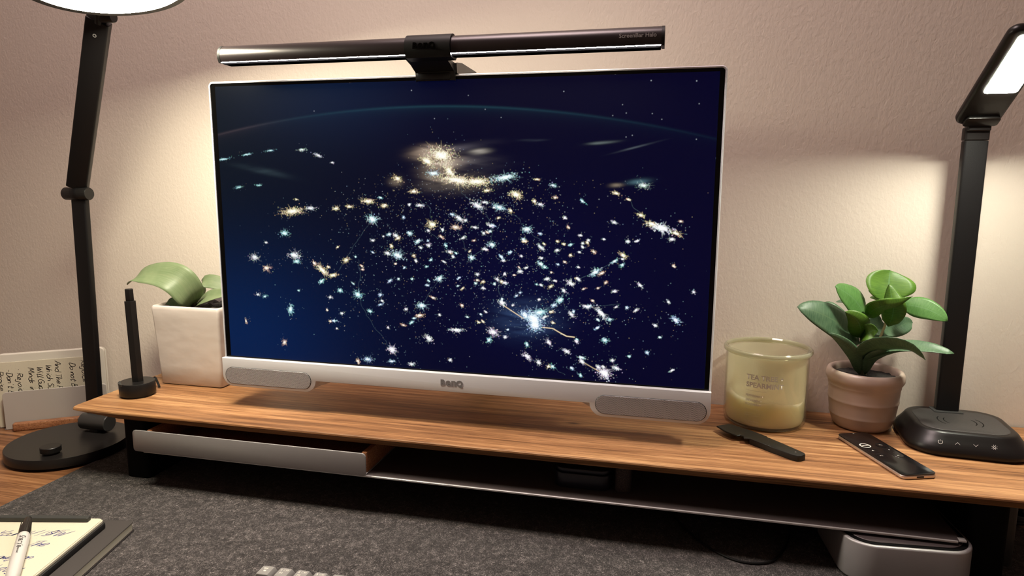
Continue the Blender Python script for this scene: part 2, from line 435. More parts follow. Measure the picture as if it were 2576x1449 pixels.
t.c(t.mix(t.noise(t.coords((1, 1, 2)), 30, 3), (.95, .88, .68), (.92, .83, .60)), t.b.inputs['Base Color'])
M_WICK = mat('burnt_wick', (.05, .035, .02), .9)

CITY = [(0.4904,0.7523,16.4,0,1.2,10.0,1.6),(0.4618,0.7324,9.8,0,1.0,20.0,1.8),(0.5062,0.6989,10.6,0,1.0,50.0,1.6),(0.5222,0.6695,12.5,0,1.2,8.0,3.0),(0.5621,0.6658,10.4,0,1.2,0.0,3.0),(0.617,0.6794,10.2,3,0.7,-12.0,3.0),(0.4737,0.6921,6.8,3,0.7,5.0,2.0),(0.3991,0.6741,6.0,0,0.8,20.0,1.6),(0.6381,0.623,7.9,0,1.3,10.0,1.5),(0.709,0.654,3.6,3,0.5,10.0,2.0),(0.4439,0.583,4.5,2,0.7,0.0,2.0),(0.432,0.6307,5.0,0,0.9,0.0,2.0),(0.3342,0.5946,7.2,0,0.9,0.0,2.0),(0.3682,0.5786,4.1,0,0.6,0.0,2.0),(0.3426,0.5318,8.7,3,1.1,0.0,1.3),(0.4699,0.5177,7.9,0,1.1,0.0,1.3),(0.5174,0.5097,5.3,1,0.9,0.0,1.8),(0.5256,0.54,5.8,2,0.8,30.0,2.0),(0.5619,0.5856,7.1,2,0.9,25.0,2.0),(0.6055,0.5798,6.6,3,0.8,20.0,2.0),(0.6603,0.508,6.5,3,1.0,10.0,1.4),(0.5913,0.4539,5.7,3,1.0,10.0,1.4),(0.5873,0.4986,3.3,3,0.7,0.0,1.4),(0.6535,0.4742,3.3,3,0.6,0.0,1.4),(0.6852,0.5922,3.6,2,0.7,10.0,2.0),(0.6877,0.4489,4.6,2,0.7,40.0,2.0),(0.3957,0.407,8.7,3,0.9,25.0,1.6),(0.3743,0.413,4.6,2,0.8,0.0,1.4),(0.5495,0.4066,5.3,3,0.9,10.0,1.3),(0.4834,0.3302,6.0,3,1.0,-20.0,1.4),(0.4448,0.232,7.1,3,1.0,10.0,1.4),(0.3064,0.2603,7.4,4,0.9,20.0,1.3),(0.2665,0.272,4.3,4,0.8,20.0,1.3),(0.2822,0.3838,5.8,0,0.7,-20.0,1.3),(0.2276,0.3443,8.1,0,1.2,40.0,2.4),(0.21,0.3682,3.8,1,1.0,30.0,1.3),(0.2524,0.3268,4.8,0,1.0,-10.0,2.0),(0.2248,0.303,4.3,4,0.9,-30.0,1.6),(0.1649,0.5553,10.9,0,0.9,-5.0,2.4),(0.206,0.5678,5.4,2,0.6,0.0,2.4),(0.2639,0.5678,4.7,0,0.7,0.0,2.0),(0.2931,0.5755,4.2,0,0.7,0.0,2.0),(0.1442,0.4748,6.6,4,0.7,0.0,1.6),(0.165,0.3951,8.8,2,0.7,0.0,1.6),(0.169,0.3733,5.0,4,0.7,0.0,1.6),(0.0711,0.3828,7.9,2,0.5,0.0,1.3),(0.0982,0.344,6.8,1,0.6,0.0,1.3),(0.15,0.1928,7.3,4,0.8,-80.0,1.6),(0.1752,0.5987,2.2,0,0.4,0.0,2.0),(0.1321,0.0645,5.1,1,0.7,-40.0,1.2),(0.0414,0.1374,2.9,1,0.6,80.0,2.0),(0.074,0.2428,3.4,2,0.4,0.0,1.6),(0.1706,0.2651,3.3,4,0.4,0.0,1.4),(0.2434,0.2452,3.2,2,0.5,0.0,1.5),(0.2413,0.1557,2.7,1,0.6,0.0,1.5),(0.2692,0.188,3.2,2,0.5,-10.0,1.5),(0.3319,0.2008,3.7,4,0.8,10.0,1.5),(0.3782,0.0637,7.9,6,1.2,10.0,1.3),(0.459,0.1134,7.1,2,0.9,30.0,1.4),(0.4402,0.1956,4.6,1,1.0,-5.0,2.2),(0.4105,0.2148,3.1,2,0.6,10.0,1.4),(0.5182,0.1496,6.0,2,1.0,-3.0,2.6),(0.5938,0.1499,7.8,6,1.0,20.0,1.3),(0.5857,0.1206,4.9,4,0.9,-30.0,1.3),(0.676,0.2025,14.1,5,1.5,45.0,1.3),(0.6777,0.1818,11.3,5,1.5,40.0,1.2),(0.6578,0.2148,7.5,5,1.2,45.0,1.6),(0.6876,0.2271,8.4,4,0.9,-10.0,1.8),(0.726,0.2728,6.4,4,1.0,-30.0,1.5),(0.7138,0.254,4.2,5,0.8,-30.0,1.4),(0.6115,0.2554,5.7,2,1.2,40.0,1.5),(0.7487,0.2255,4.6,2,0.8,45.0,1.6),(0.8054,0.2345,7.2,2,1.0,48.0,2.6),(0.7773,0.2551,4.5,2,0.9,15.0,2.0),(0.7461,0.3312,5.4,2,1.1,25.0,1.5),(0.7334,0.306,3.7,2,0.9,35.0,1.5),(0.7611,0.3457,3.2,2,0.8,30.0,1.5),(0.7923,0.3717,6.2,3,1.0,-30.0,2.0),(0.8431,0.43,4.4,0,1.0,30.0,1.8),(0.8273,0.4095,3.5,3,0.7,-30.0,2.4),(0.9117,0.5208,9.3,2,1.5,15.0,2.4),(0.8937,0.533,5.9,0,1.1,20.0,2.0),(0.9367,0.5052,5.0,0,1.0,20.0,2.0),(0.8732,0.5605,4.3,0,0.9,10.0,2.0),(0.9301,0.4858,3.8,2,0.8,10.0,1.4),(0.9442,0.5435,2.1,1,0.8,0.0,1.4),(0.8274,0.6297,4.3,0,0.6,15.0,2.0),(0.8494,0.6109,2.1,0,0.7,10.0,2.0),(0.8757,0.6556,6.8,7,0.5,5.0,2.0),(0.9356,0.3999,2.5,1,0.9,60.0,1.5),(0.8761,0.3335,3.5,2,0.7,40.0,2.4),(0.9291,0.2822,2.6,2,0.7,40.0,1.5),(0.9433,0.224,6.0,5,0.9,35.0,1.8),(0.9729,0.3182,2.5,2,0.6,40.0,1.4),(0.8704,0.2508,3.1,2,0.6,-30.0,1.8),(0.8289,0.3102,3.1,2,0.8,-10.0,2.0),(0.9158,0.1641,2.2,3,0.7,0.0,1.4),(0.8143,0.1442,4.5,4,0.9,10.0,1.4),(0.8607,0.0932,2.2,4,0.8,0.0,1.4),(0.7597,0.1344,3.2,6,0.9,30.0,1.4),(0.7055,0.1246,4.7,6,0.9,45.0,1.6),(0.6632,0.0708,6.2,6,0.9,40.0,1.8),(0.6863,0.0522,4.2,2,0.8,35.0,1.6),(0.714,0.0414,3.7,4,0.8,30.0,1.3),(0.7408,0.0977,4.6,2,0.9,25.0,1.6),(0.7514,0.0403,3.2,5,0.8,40.0,1.6),(0.7687,0.0172,3.2,4,0.7,40.0,1.4),(0.7704,0.0663,4.1,2,0.9,45.0,2.0),(0.8144,0.0299,9.9,6,1.4,40.0,1.6),(0.8368,0.0506,4.5,2,0.9,20.0,2.0),(0.8028,0.0493,3.6,2,0.8,40.0,1.6),(0.6622,0.113,3.8,4,0.9,70.0,1.4),(0.6181,0.1339,2.9,2,0.7,0.0,1.4),(0.5042,0.0396,3.0,2,0.9,0.0,1.3),(0.3776,0.0205,4.2,5,0.7,0.0,2.0),(0.3244,0.0218,5.9,5,0.7,0.0,2.0),(0.3018,0.0117,4.3,1,0.7,60.0,1.6),(0.4212,0.0152,4.1,2,0.7,0.0,1.6),(0.6958,0.382,3.2,4,0.8,10.0,1.4),(0.6477,0.3655,3.8,2,0.8,-10.0,1.6),(0.688,0.3924,4.6,3,0.9,30.0,1.6),(0.734,0.4017,2.3,1,0.8,20.0,1.4),(0.7451,0.425,2.7,0,0.8,10.0,1.4),(0.7196,0.4703,2.3,0,0.7,10.0,1.4),(0.7783,0.4768,2.2,2,0.8,10.0,1.4),(0.7319,0.4616,2.7,0,0.8,20.0,1.4),(0.8253,0.5359,3.0,2,0.8,20.0,2.0),(0.7631,0.4919,2.7,2,0.6,10.0,1.6),(0.7672,0.4658,2.2,2,0.6,10.0,1.6),(0.6018,0.3352,3.3,2,0.8,30.0,1.4),(0.5736,0.3027,2.9,2,0.8,10.0,1.4),(0.5615,0.3492,2.9,2,0.7,10.0,1.4),(0.0424,0.64,5.6,4,0.3,-10.0,3.0),(0.0895,0.6477,4.4,4,0.3,0.0,3.0),(0.0084,0.7414,5.7,4,0.5,-8.0,5.0),(0.0654,0.7583,4.4,4,0.5,-8.0,5.0),(0.1212,0.772,3.8,4,0.4,-8.0,5.0),(0.1917,0.7741,3.7,7,0.7,0.0,3.0),(0.2285,0.7542,3.7,2,0.5,20.0,3.0),(0.2587,0.729,2.1,2,0.4,0.0,2.0),(0.6786,0.6732,2.7,0,0.5,0.0,3.0),(0.5818,0.6354,3.8,0,0.8,-5.0,2.5),(0.3923,0.4773,4.1,2,0.7,30.0,1.6),(0.422,0.4855,4.5,3,0.8,20.0,1.6),(0.3964,0.4677,4.1,0,0.8,-15.0,1.6),(0.4385,0.4582,4.5,3,0.9,-25.0,1.8),(0.4618,0.4453,3.5,2,0.9,10.0,1.4)]
ROADS = [[(0.446, 0.521), (0.48, 0.467)], [(0.47, 0.518), (0.464, 0.577), (0.44, 0.603)], [(0.526, 0.645), (0.538, 0.612), (0.562, 0.586), (0.582, 0.546), (0.59, 0.499), (0.592, 0.454)], [(0.605, 0.58), (0.641, 0.547), (0.66, 0.508), (0.688, 0.469)], [(0.483, 0.33), (0.445, 0.232)], [(0.549, 0.407), (0.529, 0.469), (0.521, 0.51)], [(0.747, 0.358), (0.726, 0.273), (0.689, 0.227)], [(0.761, 0.346), (0.792, 0.372), (0.827, 0.409), (0.843, 0.43)], [(0.777, 0.255), (0.841, 0.268)], [(0.306, 0.26), (0.312, 0.331), (0.309, 0.388)], [(0.343, 0.532), (0.31, 0.46), (0.292, 0.416), (0.282, 0.384), (0.263, 0.342)], [(0.306, 0.26), (0.323, 0.185), (0.361, 0.1), (0.378, 0.064)], [(0.591, 0.454), (0.554, 0.415)], [(0.611, 0.255), (0.602, 0.335), (0.633, 0.365)], [(0.726, 0.273), (0.751, 0.223)], [(0.77, 0.066), (0.814, 0.03)], [(0.714, 0.041), (0.738, 0.013)], [(0.676, 0.175), (0.634, 0.171)], [(0.873, 0.56), (0.849, 0.611)]]
GOLD = [(0.693, 0.176), (0.713, 0.174), (0.729, 0.159), (0.74, 0.15), (0.756, 0.148)]
STARS = [(0.883, 0.978), (0.961, 0.973), (0.727, 0.952), (0.431, 0.968), (0.223, 0.907), (0.834, 0.907), (0.817, 0.874), (0.841, 0.881), (0.967, 0.905), (0.965, 0.798), (0.842, 0.807), (0.853, 0.812), (0.578, 0.901), (0.545, 0.947), (0.887, 0.878), (0.904, 0.86), (0.477, 0.874), (0.609, 0.874)]
# ------------------------------------------------------------------ picture on the monitor: night lights seen from orbit
COLS = {0: (1., .80, .42), 1: (1., .66, .45), 2: (.88, .93, 1.), 3: (.55, .90, 1.), 4: (.40, .85, .90), 5: (.45, .68, 1.), 6: (.90, .80, 1.), 7: (.55, .75, .62)}
def night_picture(W=1600, H=900):
    I = np.zeros((H, W, 3), np.float32)
    yy, xx = np.mgrid[0:H, 0:W].astype(np.float32); u = xx / W; v = yy / H
    # deep blue base, brighter towards the lower left, limb line of the atmosphere
    limb = .915 - .40 * (u - .46) ** 2
    base = np.stack([.0008 + 0 * u, .0008 + .004 * np.clip(1 - u * 2.2, 0, 1) * (v * .6 + .3), .0085 + .005 * u], -1)
    gl = np.exp(-((u - .02) ** 2 / .07 + (v - .06) ** 2 / .12))
    base += gl[..., None] * np.array([.0, .009, .050])
    gr = np.exp(-((u - .66) ** 2 / .05 + (v - .30) ** 2 / .09))
    base += gr[..., None] * np.array([.0, .0005, .010])
    base += (np.exp(-((u - .25) ** 2 / .035 + (v - .97) ** 2 / .03)))[..., None] * np.array([0, .004, .016])
    base += np.clip((u - .80) / .2, 0, 1)[..., None] * 0
    line = np.exp(-((v - limb) / .004) ** 2) + .55 * np.exp(-np.clip(limb - v, 0, 1) / .014) * (v < limb)
    side = np.exp(-((u - .52) / .36) ** 2)
    base += (line * side)[..., None] * np.array([.004, .020, .024])
    sp = np.exp(-((u - .03) / .10) ** 2)
    base += (line * sp)[..., None] * np.array([.020, .010, .010])
    X = []; Y = []; C = []; S = []
    def add(x, y, c, s=0.8): X.append(x * W); Y.append(y * H); C.append(c); S.append(s)
    asp = 606 / 343.
    towns = []
    while len(towns) < 150:
        x = rng.normal(.60, .19); y = rng.normal(.36, .20)
        if .03 < x < .97 and .03 < y < .62 and not (x < .3 and y > .5) and not (x > .8 and y > .5) and not (.5 < x < .64 and y < .14):
            towns.append((x, y, rng.uniform(1.6, 3.6), int(rng.choice([0, 2, 2, 3, 4, 5, 1])), rng.uniform(.5, 1.05), rng.uniform(-40, 50), rng.uniform(1, 2.4)))
    for (cx, cy, r, k, b, ang, el) in CITY + towns:
        col = np.array(COLS[k]); rr = r / 597.; a = -math.radians(ang)
        ca, sa = math.cos(a), math.sin(a)
        r *= .80 if k != 4 or b > .55 else .55; rr = r / 597.
        n = int(30 + r * r * 5.5 * el ** .5)
        for _ in range(n):                                  # built-up core
            q = rng.normal(0, .17 if _ % 2 else .38, 2) * rr; q = np.array([q[0] * el, q[1] / (el ** .35)])
            x = q[0] * ca - q[1] * sa; y = q[0] * sa + q[1] * ca
            jc = col * rng.uniform(.6, 1.25, 3) * b
            add(cx + x, cy + y * asp, jc * rng.uniform(.25, 2.0), rng.uniform(.55, 1.05))
        for _ in range(int(4 + r * 1.3)):                   # roads radiating from it
            th = rng.uniform(0, 6.283); L = rr * rng.uniform(.7, 1.7); st = max(4, int(L * W * 1.1))
            dx = math.cos(th) * el ** .6; dy = math.sin(th) / el ** .3
            x = dx * ca - dy * sa; y = dx * sa + dy * ca
            for s in range(st):
                t_ = s / st * L; add(cx + x * t_ + rng.normal(0, .0004), cy + (y * t_) * asp + rng.normal(0, .0006), col * b * .6 * (1 - s / st) ** .7, .6)
        for _ in range(int(r * 2.2)):                       # suburbs
            th = rng.uniform(0, 6.283); L = rr * (1 + abs(rng.normal(0, 1.1))) * 1.1
            add(cx + math.cos(th) * L * el ** .5, cy + math.sin(th) * L * asp * .8, COLS[int(rng.choice([0, 2, 3, 3, 5]))] * np.array(b * rng.uniform(.15, .6)), .65)
    # villages: dense in the middle, thin towards both coasts
    for _ in range(2600):
        x = rng.normal(.56, .21); y = rng.normal(.40, .19)
        if not (0 < x < 1 and 0 < y < .68): continue
        if x < .25 and rng.random() < .75: continue
        if y > .52 and x < .26: continue
        if x > .74 and y > .25 and rng.random() < .75: continue
        if y < .10 and x < .62 and rng.random() < .5: continue
        if .55 < x < .66 and y < .13: continue
        cc = np.array(COLS[int(rng.choice([0, 1, 2, 2, 3, 3, 4, 5]))]); add(x, y, cc * (rng.random() ** 2.2) * 1.1 + .01, rng.uniform(.5, .8))
    for _ in range(450):
        x = rng.normal(.50, .13); y = rng.normal(.60, .05)
        if not (0 < x < 1 and 0 < y < .74): continue
        cc = np.array(COLS[int(rng.choice([0, 0, 2]))]); add(x, y, cc * rng.random() ** 2 * .8, rng.uniform(.5, .9))
    for road in ROADS:
        for (a0, b0), (a1, b1) in zip(road, road[1:]):
            L = math.hypot(a1 - a0, (b1 - b0) / asp); st = int(L * W * .55)
            for s in range(st):
                t_ = s / st; w_ = math.sin(t_ * 9) * .0015
                add(a0 + (a1 - a0) * t_ + w_, b0 + (b1 - b0) * t_ + w_, np.array(COLS[3]) * .13 * rng.uniform(.3, 1.2), .6)
    for (a0, b0), (a1, b1) in list(zip(GOLD, GOLD[1:])) + [((.614, .246), (.655, .203)), ((.77, .066), (.81, .03)), ((.655, .203), (.614, .246))]:
        for s in range(70): add(a0 + (a1 - a0) * s / 70, b0 + (b1 - b0) * s / 70, np.array((1., .66, .32)) * .5, .9)
    for x, y in STARS: add(x, y, np.array((.8, .88, 1.)) * (1.2 if y > .95 else .7), .9)
    X = np.array(X); Y = np.array(Y); C = np.array(C, np.float32); S = np.array(S)
    for dy in (-2, -1, 0, 1, 2):
        for dx in (-2, -1, 0, 1, 2):
            ix = np.rint(X).astype(int) + dx; iy = np.rint(Y).astype(int) + dy
            ok = (ix >= 0) & (ix < W) & (iy >= 0) & (iy < H)
            w = np.exp(-((ix - X) ** 2 + (iy - Y) ** 2) / (2 * S ** 2))
            np.add.at(I, (iy[ok], ix[ok]), C[ok] * w[ok, None] * .62)
    # lit cloud over the brightest city and soft glows
    def cloud(cu, cv, su, sv, col, rot=0.):
        du = (u - cu); dv = (v - cv) / asp; a = math.radians(rot)
        p = du * math.cos(a) + dv * math.sin(a); q = -du * math.sin(a) + dv * math.cos(a)
        g = np.exp(-(p / su) ** 2 - (q / sv) ** 2)
        I[...] += g[..., None] * np.array(col, np.float32)
    f = np.ones((H, W), np.float32)
    for k in range(1, 5): f += .35 * np.sin(u * 40 * k + 3 * np.sin(v * 55 * k + k)) / k
    f = np.clip(f, .25, 2)
    J = I.copy(); I[...] = 0
    for a in ((.470, .755, .030, .010, (.42, .30, .20), 0), (.500, .728, .028, .010, (.34, .25, .17), 5), (.465, .775, .022, .006, (.25, .18, .13), 0), (.567, .765, .016, .004, (.30, .27, .22), 5),
              (.52, .775, .05, .006, (.05, .045, .05), 8), (.53, .73, .055, .012, (.05, .045, .045), 0), (.52, .66, .05, .014, (.10, .085, .06), 3), (.485, .69, .03, .02, (.16, .12, .08), 0),
              (.395, .665, .012, .008, (.12, .09, .06), 0), (.868, .668, .016, .004, (.06, .13, .15), 6), (.80, .79, .022, .0022, (.08, .10, .09), 5), (.86, .775, .03, .0015, (.045, .055, .06), 14),
              (.826, .655, .010, .003, (.18, .14, .09), 4), (.10, .70, .05, .006, (.012, .02, .022), -10), (.67, .80, .02, .002, (.02, .025, .03), 0), (.66, .20, .05, .03, (.02, .04, .09), 0)):
        cloud(*a)
    I *= f[..., None]; I += J + base
    I = 1 - np.exp(-I * 1.2)
    fade = np.clip(np.minimum(u, 1 - u) / .012, 0, 1)
    return I
def make_screen_image():
    A = night_picture(); H, W, _ = A.shape
    im = bpy.data.images.new('night_lights', W, H, float_buffer=True); im.colorspace_settings.name = 'Linear Rec.709'
    P = np.ones((H, W, 4), np.float32); P[..., :3] = A; im.pixels.foreach_set(P.ravel()); im.update(); im.pack()
    return im
# ------------------------------------------------------------------ the room
ZS, ZD, ZF, YW = -.082, -.185, -OZ, .214
def struct(name, b, m, loc=(0, 0, 0)):
    me = bpy.data.meshes.new(name); b.to_mesh(me); b.free(); me.transform(Matrix.Translation((0, 0, OZ))); me.materials.append(m)
    o = bpy.data.objects.new(name, me); COL.objects.link(o); o['kind'] = 'structure'; return o
struct('wall_back', box(BM(), -1.6, 2.3, YW, YW + .12, ZF, 1.6), M_WALL)
struct('wall_left', box(BM(), -1.72, -1.6, -2.6, YW + .12, ZF, 1.6), M_WALL)
struct('wall_right', box(BM(), 2.3, 2.42, -2.6, YW + .12, ZF, 1.6), M_WALL)
struct('wall_front', box(BM(), -1.72, 2.42, -2.72, -2.6, ZF, 1.6), M_WALL)
struct('ceiling', box(BM(), -1.72, 2.42, -2.72, YW + .12, 1.6, 1.7), M_CEIL)
struct('floor', box(BM(), -1.72, 2.42, -2.72, YW + .12, ZF - .1, ZF), M_FLOOR)
# ------------------------------------------------------------------ desk
dk = thing('desk', 'walnut desk top under the grey felt mat, against the wall', 'desk', (.3, -.15, ZF))
part('desk_top', slab(BM(), rrect(1.75, .72, .02, 5, .33, YW - .004 - .36), ZD - .028, ZD, .003), M_DESK, dk)
for sx in (-.42, 1.08):
    for sy in (-.44, .13):
        part('leg', box(BM(), sx - .025, sx + .025, sy - .025, sy + .025, ZF, ZD - .028, .004), M_LEG, dk)
FT = ZD + .003
P = rrect(1.25, .66, [.05, .012, .012, .012], 6, -.252 + .625, .158 - .33)
top('felt_desk_mat', slab(BM(), P, ZD, FT, .001, 2), M_FELT, 'charcoal heathered wool felt mat covering the desk top below the shelf', 'desk mat', (.3, -.2, ZD), smooth=True)

# ------------------------------------------------------------------ raised desk shelf
ds = thing('desk_shelf', 'walnut desk shelf with chamfered edge and black legs across the desk', 'shelf', (.35, .09, FT))
def shelf_board():
    b = BM(); x0, x1, y0, y1 = -.235, 1.10, -.022, YW - .003; L = []
    for z, dx, dy, r in ((ZS, .0015, .0012, .010), (ZS - .0012, .0003, .0003, .010), (ZS - .003, 0, 0, .010), (ZS - .0135, .062, .011, .006)):
        L.append([(x, y, z) for x, y in rrect((x1 - dx) - (x0 + dx), (y1) - (y0 + dy), [.002, .006, r + .002, r], 5, (x0 + x1) / 2, (y0 + dy + y1) / 2)])
    layers(b, L); bmesh.ops.recalc_face_normals(b, faces=b.faces[:]); return b
part('shelf_board', shelf_board(), M_SHELF, ds, ang=25)
for s, xl in ((-1, -.166), (1, .877)):
    b = slab(BM(), rrect(.038, .195, .007, 4, xl + .019, .0930), FT, ZS - .0125, .0008, 1)
    part('leg', b, M_LEG, ds, label='black powder coated end leg')
    part('bracket', slab(BM(), rrect(.052, .15, .004, 3, xl + .019, .09), ZS - .0158, ZS - .0132, .0005, 1), M_LEG, ds)
part('leg', box(BM(), -.176, -.1715, .16, .20, FT, ZS - .0132, .001), M_LEG, ds, label='thin black rear leg')
PZ = -.131
part('metal_tray', slab(BM(), rrect(.978, .205, .006, 4, .375, .0785), PZ - .002, PZ, .0006, 1), M_PLATE, ds, label='grey sheet metal under-shelf')
part('tray_edge', slab(BM(), rrect(.975, .0022, .0008, 2, .373, -.0252), PZ - .0022, PZ + .0002, .0004, 1), M_PLATEE, ds, label='bare aluminium front edge')
part('tray_tab', box(BM(), .862, .869, -.0235, -.017, PZ - .002, PZ + .0003, .0004), M_PLATEE, ds)
part('support_post', slab(BM(), rrect(.018, .05, .006, 5, .520, .027), PZ, ZS - .0132, .001), M_CORKD, ds, label='dark speckled cork post')

# silver drawer tray with cork lining
dt = thing('metal_drawer_tray', 'silver metal tray with cork insert sitting at left under shelf', 'tray', (.042, .06, PZ))
part('front_panel', slab(BM(), [(x, z) for x, z in rrect(.337, .0295, [.005, .005, .0045, .0045], 5, .0415, -.1163)], -.0290, -.0268, .0005, 2, axis='y'), M_ALU, dt)
part('tray_floor', box(BM(), -.112, .2085, -.0268, .155, PZ + .0002, PZ + .0016, .0004), M_ALU, dt)
part('cork_wall', slab(BM(), rrect(.007, .172, .0015, 3, .2045, .0652), PZ + .0016, -.1035, .001), M_CORK, dt, label='brown cork side')
part('cork_wall', slab(BM(), rrect(.007, .172, .0015, 3, -.108, .0652), PZ + .0016, -.1035, .001), M_CORK, dt)
part('cork_base', box(BM(), -.1045, .201, -.02, .15, PZ + .0016, PZ + .005, .0005), M_CORK, dt)
part('cork_wall', box(BM(), -.1045, .201, .144, .151, PZ + .0050, -.1035, .001), M_CORK, dt)

# little dark box with a lid, cables and the silver computer under the shelf
bb = thing('storage_box', 'small dark rounded box with lid on metal tray by support post', 'box', (.473, .03, PZ))
part('body', slab(BM(), rrect(.067, .067, .012, 7, .4725, .0335), PZ, -.1125, .0015), M_DIM, bb)
part('lid', slab(BM(), rrect(.066, .066, .012, 7, .4725, .0335), -.1113, -.1065, .0015), M_DIM, bb)
part('gap', slab(BM(), rrect(.062, .062, .011, 7, .4725, .0335), -.1125, -.1113), M_LEG, bb)

mp = thing('mini_computer', 'silver rounded square computer with black top under shelf at right', 'computer', (.812, .026, FT))
Mr = Matrix.Translation((.812, .022, 0)) @ Matrix.Rotation(R(4.5), 4, 'Z')
part('housing', slab(BM(), rrect(.127, .127, .029, 12), FT + .002, FT + .0445, .0022, 3, M=Mr), M_ALU, mp)
part('top_ring', slab(BM(), rrect(.120, .120, .026, 12), FT + .0445, FT + .0452, 0, M=Mr), M_LEG, mp)
part('top_plate', slab(BM(), rrect(.112, .112, .024, 12), FT + .0452, FT + .0460, .0004, 1, M=Mr), M_PLATE, mp)
part('foot', slab(BM(), rrect(.10, .10, .03, 8), FT, FT + .002, 0, M=Mr), M_LEG, mp)
gb = thing('charger_block', 'grey upright charger block behind right shelf leg', 'charger', (.925, .09, FT))
part('housing', slab(BM(), rrect(.034, .085, .006, 5, .921, .072), FT, -.1075, .002), M_GREYP, gb)

def cable(name, P, r, label, loc=None, n=70):
    b = tube(BM(), spline(P, n), r, 8); return top(name, b, M_LEG if name == 'power_cable' else M_BLACK, label, 'cable', P[0], smooth=True)
cable('looped_cable', [(.565, .10, FT + .0018), (.583, .054, FT + .0016), (.610, .003, FT + .0016), (.646, -.028, FT + .0016), (.680, -.025, FT + .0016), (.700, .004, FT + .002), (.712, .04, FT + .006), (.716, .085, FT + .02), (.713, .13, FT + .0016)], .0014, 'thin black cable curving forward across the dark mat under the shelf')
kc = []
for i in range(9):
    a = i / 8 * 6.283; kc.append((.609 + .0045 * math.cos(a), .01 + .004 * math.sin(a * 2), -.152 + .0055 * math.sin(a)))
cable('hanging_cable', [(.622, .06, PZ - .004), (.616, .03, PZ - .0045), (.6085, .012, -.139), (.605, .01, -.147)] + kc + [(.607, .01, -.163), (.6085, .01, -.172), (.6095, .009, FT + .0015), (.612, .004, FT + .0012)], .0011, 'black cable knotted and hanging down under the metal tray', n=110)
b = BM()
for i in range(3):
    P = [(.985 + .014 * math.cos(a / 10 * 6.283), .142 + .012 * math.sin(a / 10 * 6.283) + i * .003, ZD + .006 + .004 * i + .003 * math.sin(a + i)) for a in range(11)]
    tube(b, spline(P, 40), .0026, 8)
top('coiled_cable', b, M_BLACK, 'black coiled cable on bare desk beyond the right shelf leg', 'cable', (.985, .142, ZD), smooth=True)

# ------------------------------------------------------------------ monitor
mo = thing('monitor', 'white framed monitor showing city lights from orbit, speakers below screen', 'monitor', (.307, .03, -.038))
W0, W1, HT = 0.0, .6135, .3480
def ring_frame():
    b = BM(); o = rrect(W1 - W0, HT + .010, [.0055, .0055, .001, .001], 6, (W0 + W1) / 2, (HT - .010) / 2); i_ = rrect(W1 - W0 - .0046, HT + .0054, [.0036, .0036, .001, .001], 6, (W0 + W1) / 2, (HT - .0100) / 2)
    o2 = rrect(W1 - W0 + .0, HT + .010, [.0055, .0055, .001, .001], 6, (W0 + W1) / 2, (HT - .010) / 2)
    om = rrect(W1 - W0 - .0022, HT + .0078, [.0046, .0046, .001, .001], 6, (W0 + W1) / 2, (HT - .010) / 2)
    layers(b, [[(x, .0035, z) for x, z in i_], [(x, .0004, z) for x, z in i_], [(x, 0, z) for x, z in om], [(x, .0016, z) for x, z in o], [(x, .020, z) for x, z in o2]], (False, True))
    bmesh.ops.recalc_face_normals(b, faces=b.faces[:]); return b
part('frame', ring_frame(), M_WHITE, mo)
part('glass_border', box(BM(), W0 + .0022, W1 - .0022, .0016, .0035, -.004, HT - .0022, 0), M_GLASSB, mo, label='black border of the display')
im = make_screen_image()
M_SCR = mat('screen_picture', (.001, .001, .0015), .22, spec=.12); t = NT(M_SCR)
ti = t.n('ShaderNodeTexImage'); ti.image = im; ti.interpolation = 'Cubic'
t.c(ti.outputs[0], t.b.inputs['Emission Color']); t.b.inputs['Emission Strength'].default_value = 1.0
b = BM(); uvl = b.loops.layers.uv.new('UVMap')
vs = [b.verts.new(p) for p in ((.009, .0013, .0018), (.606, .0013, .0018), (.606, .0013, .342), (.009, .0013, .342))]
f = b.faces.new(vs)
for l, uvc in zip(f.loops, ((0, 0), (1, 0), (1, 1), (0, 1))): l[uvl].uv = uvc
part('screen', b, M_SCR, mo, smooth=False, label='lit display with night lights of cities')
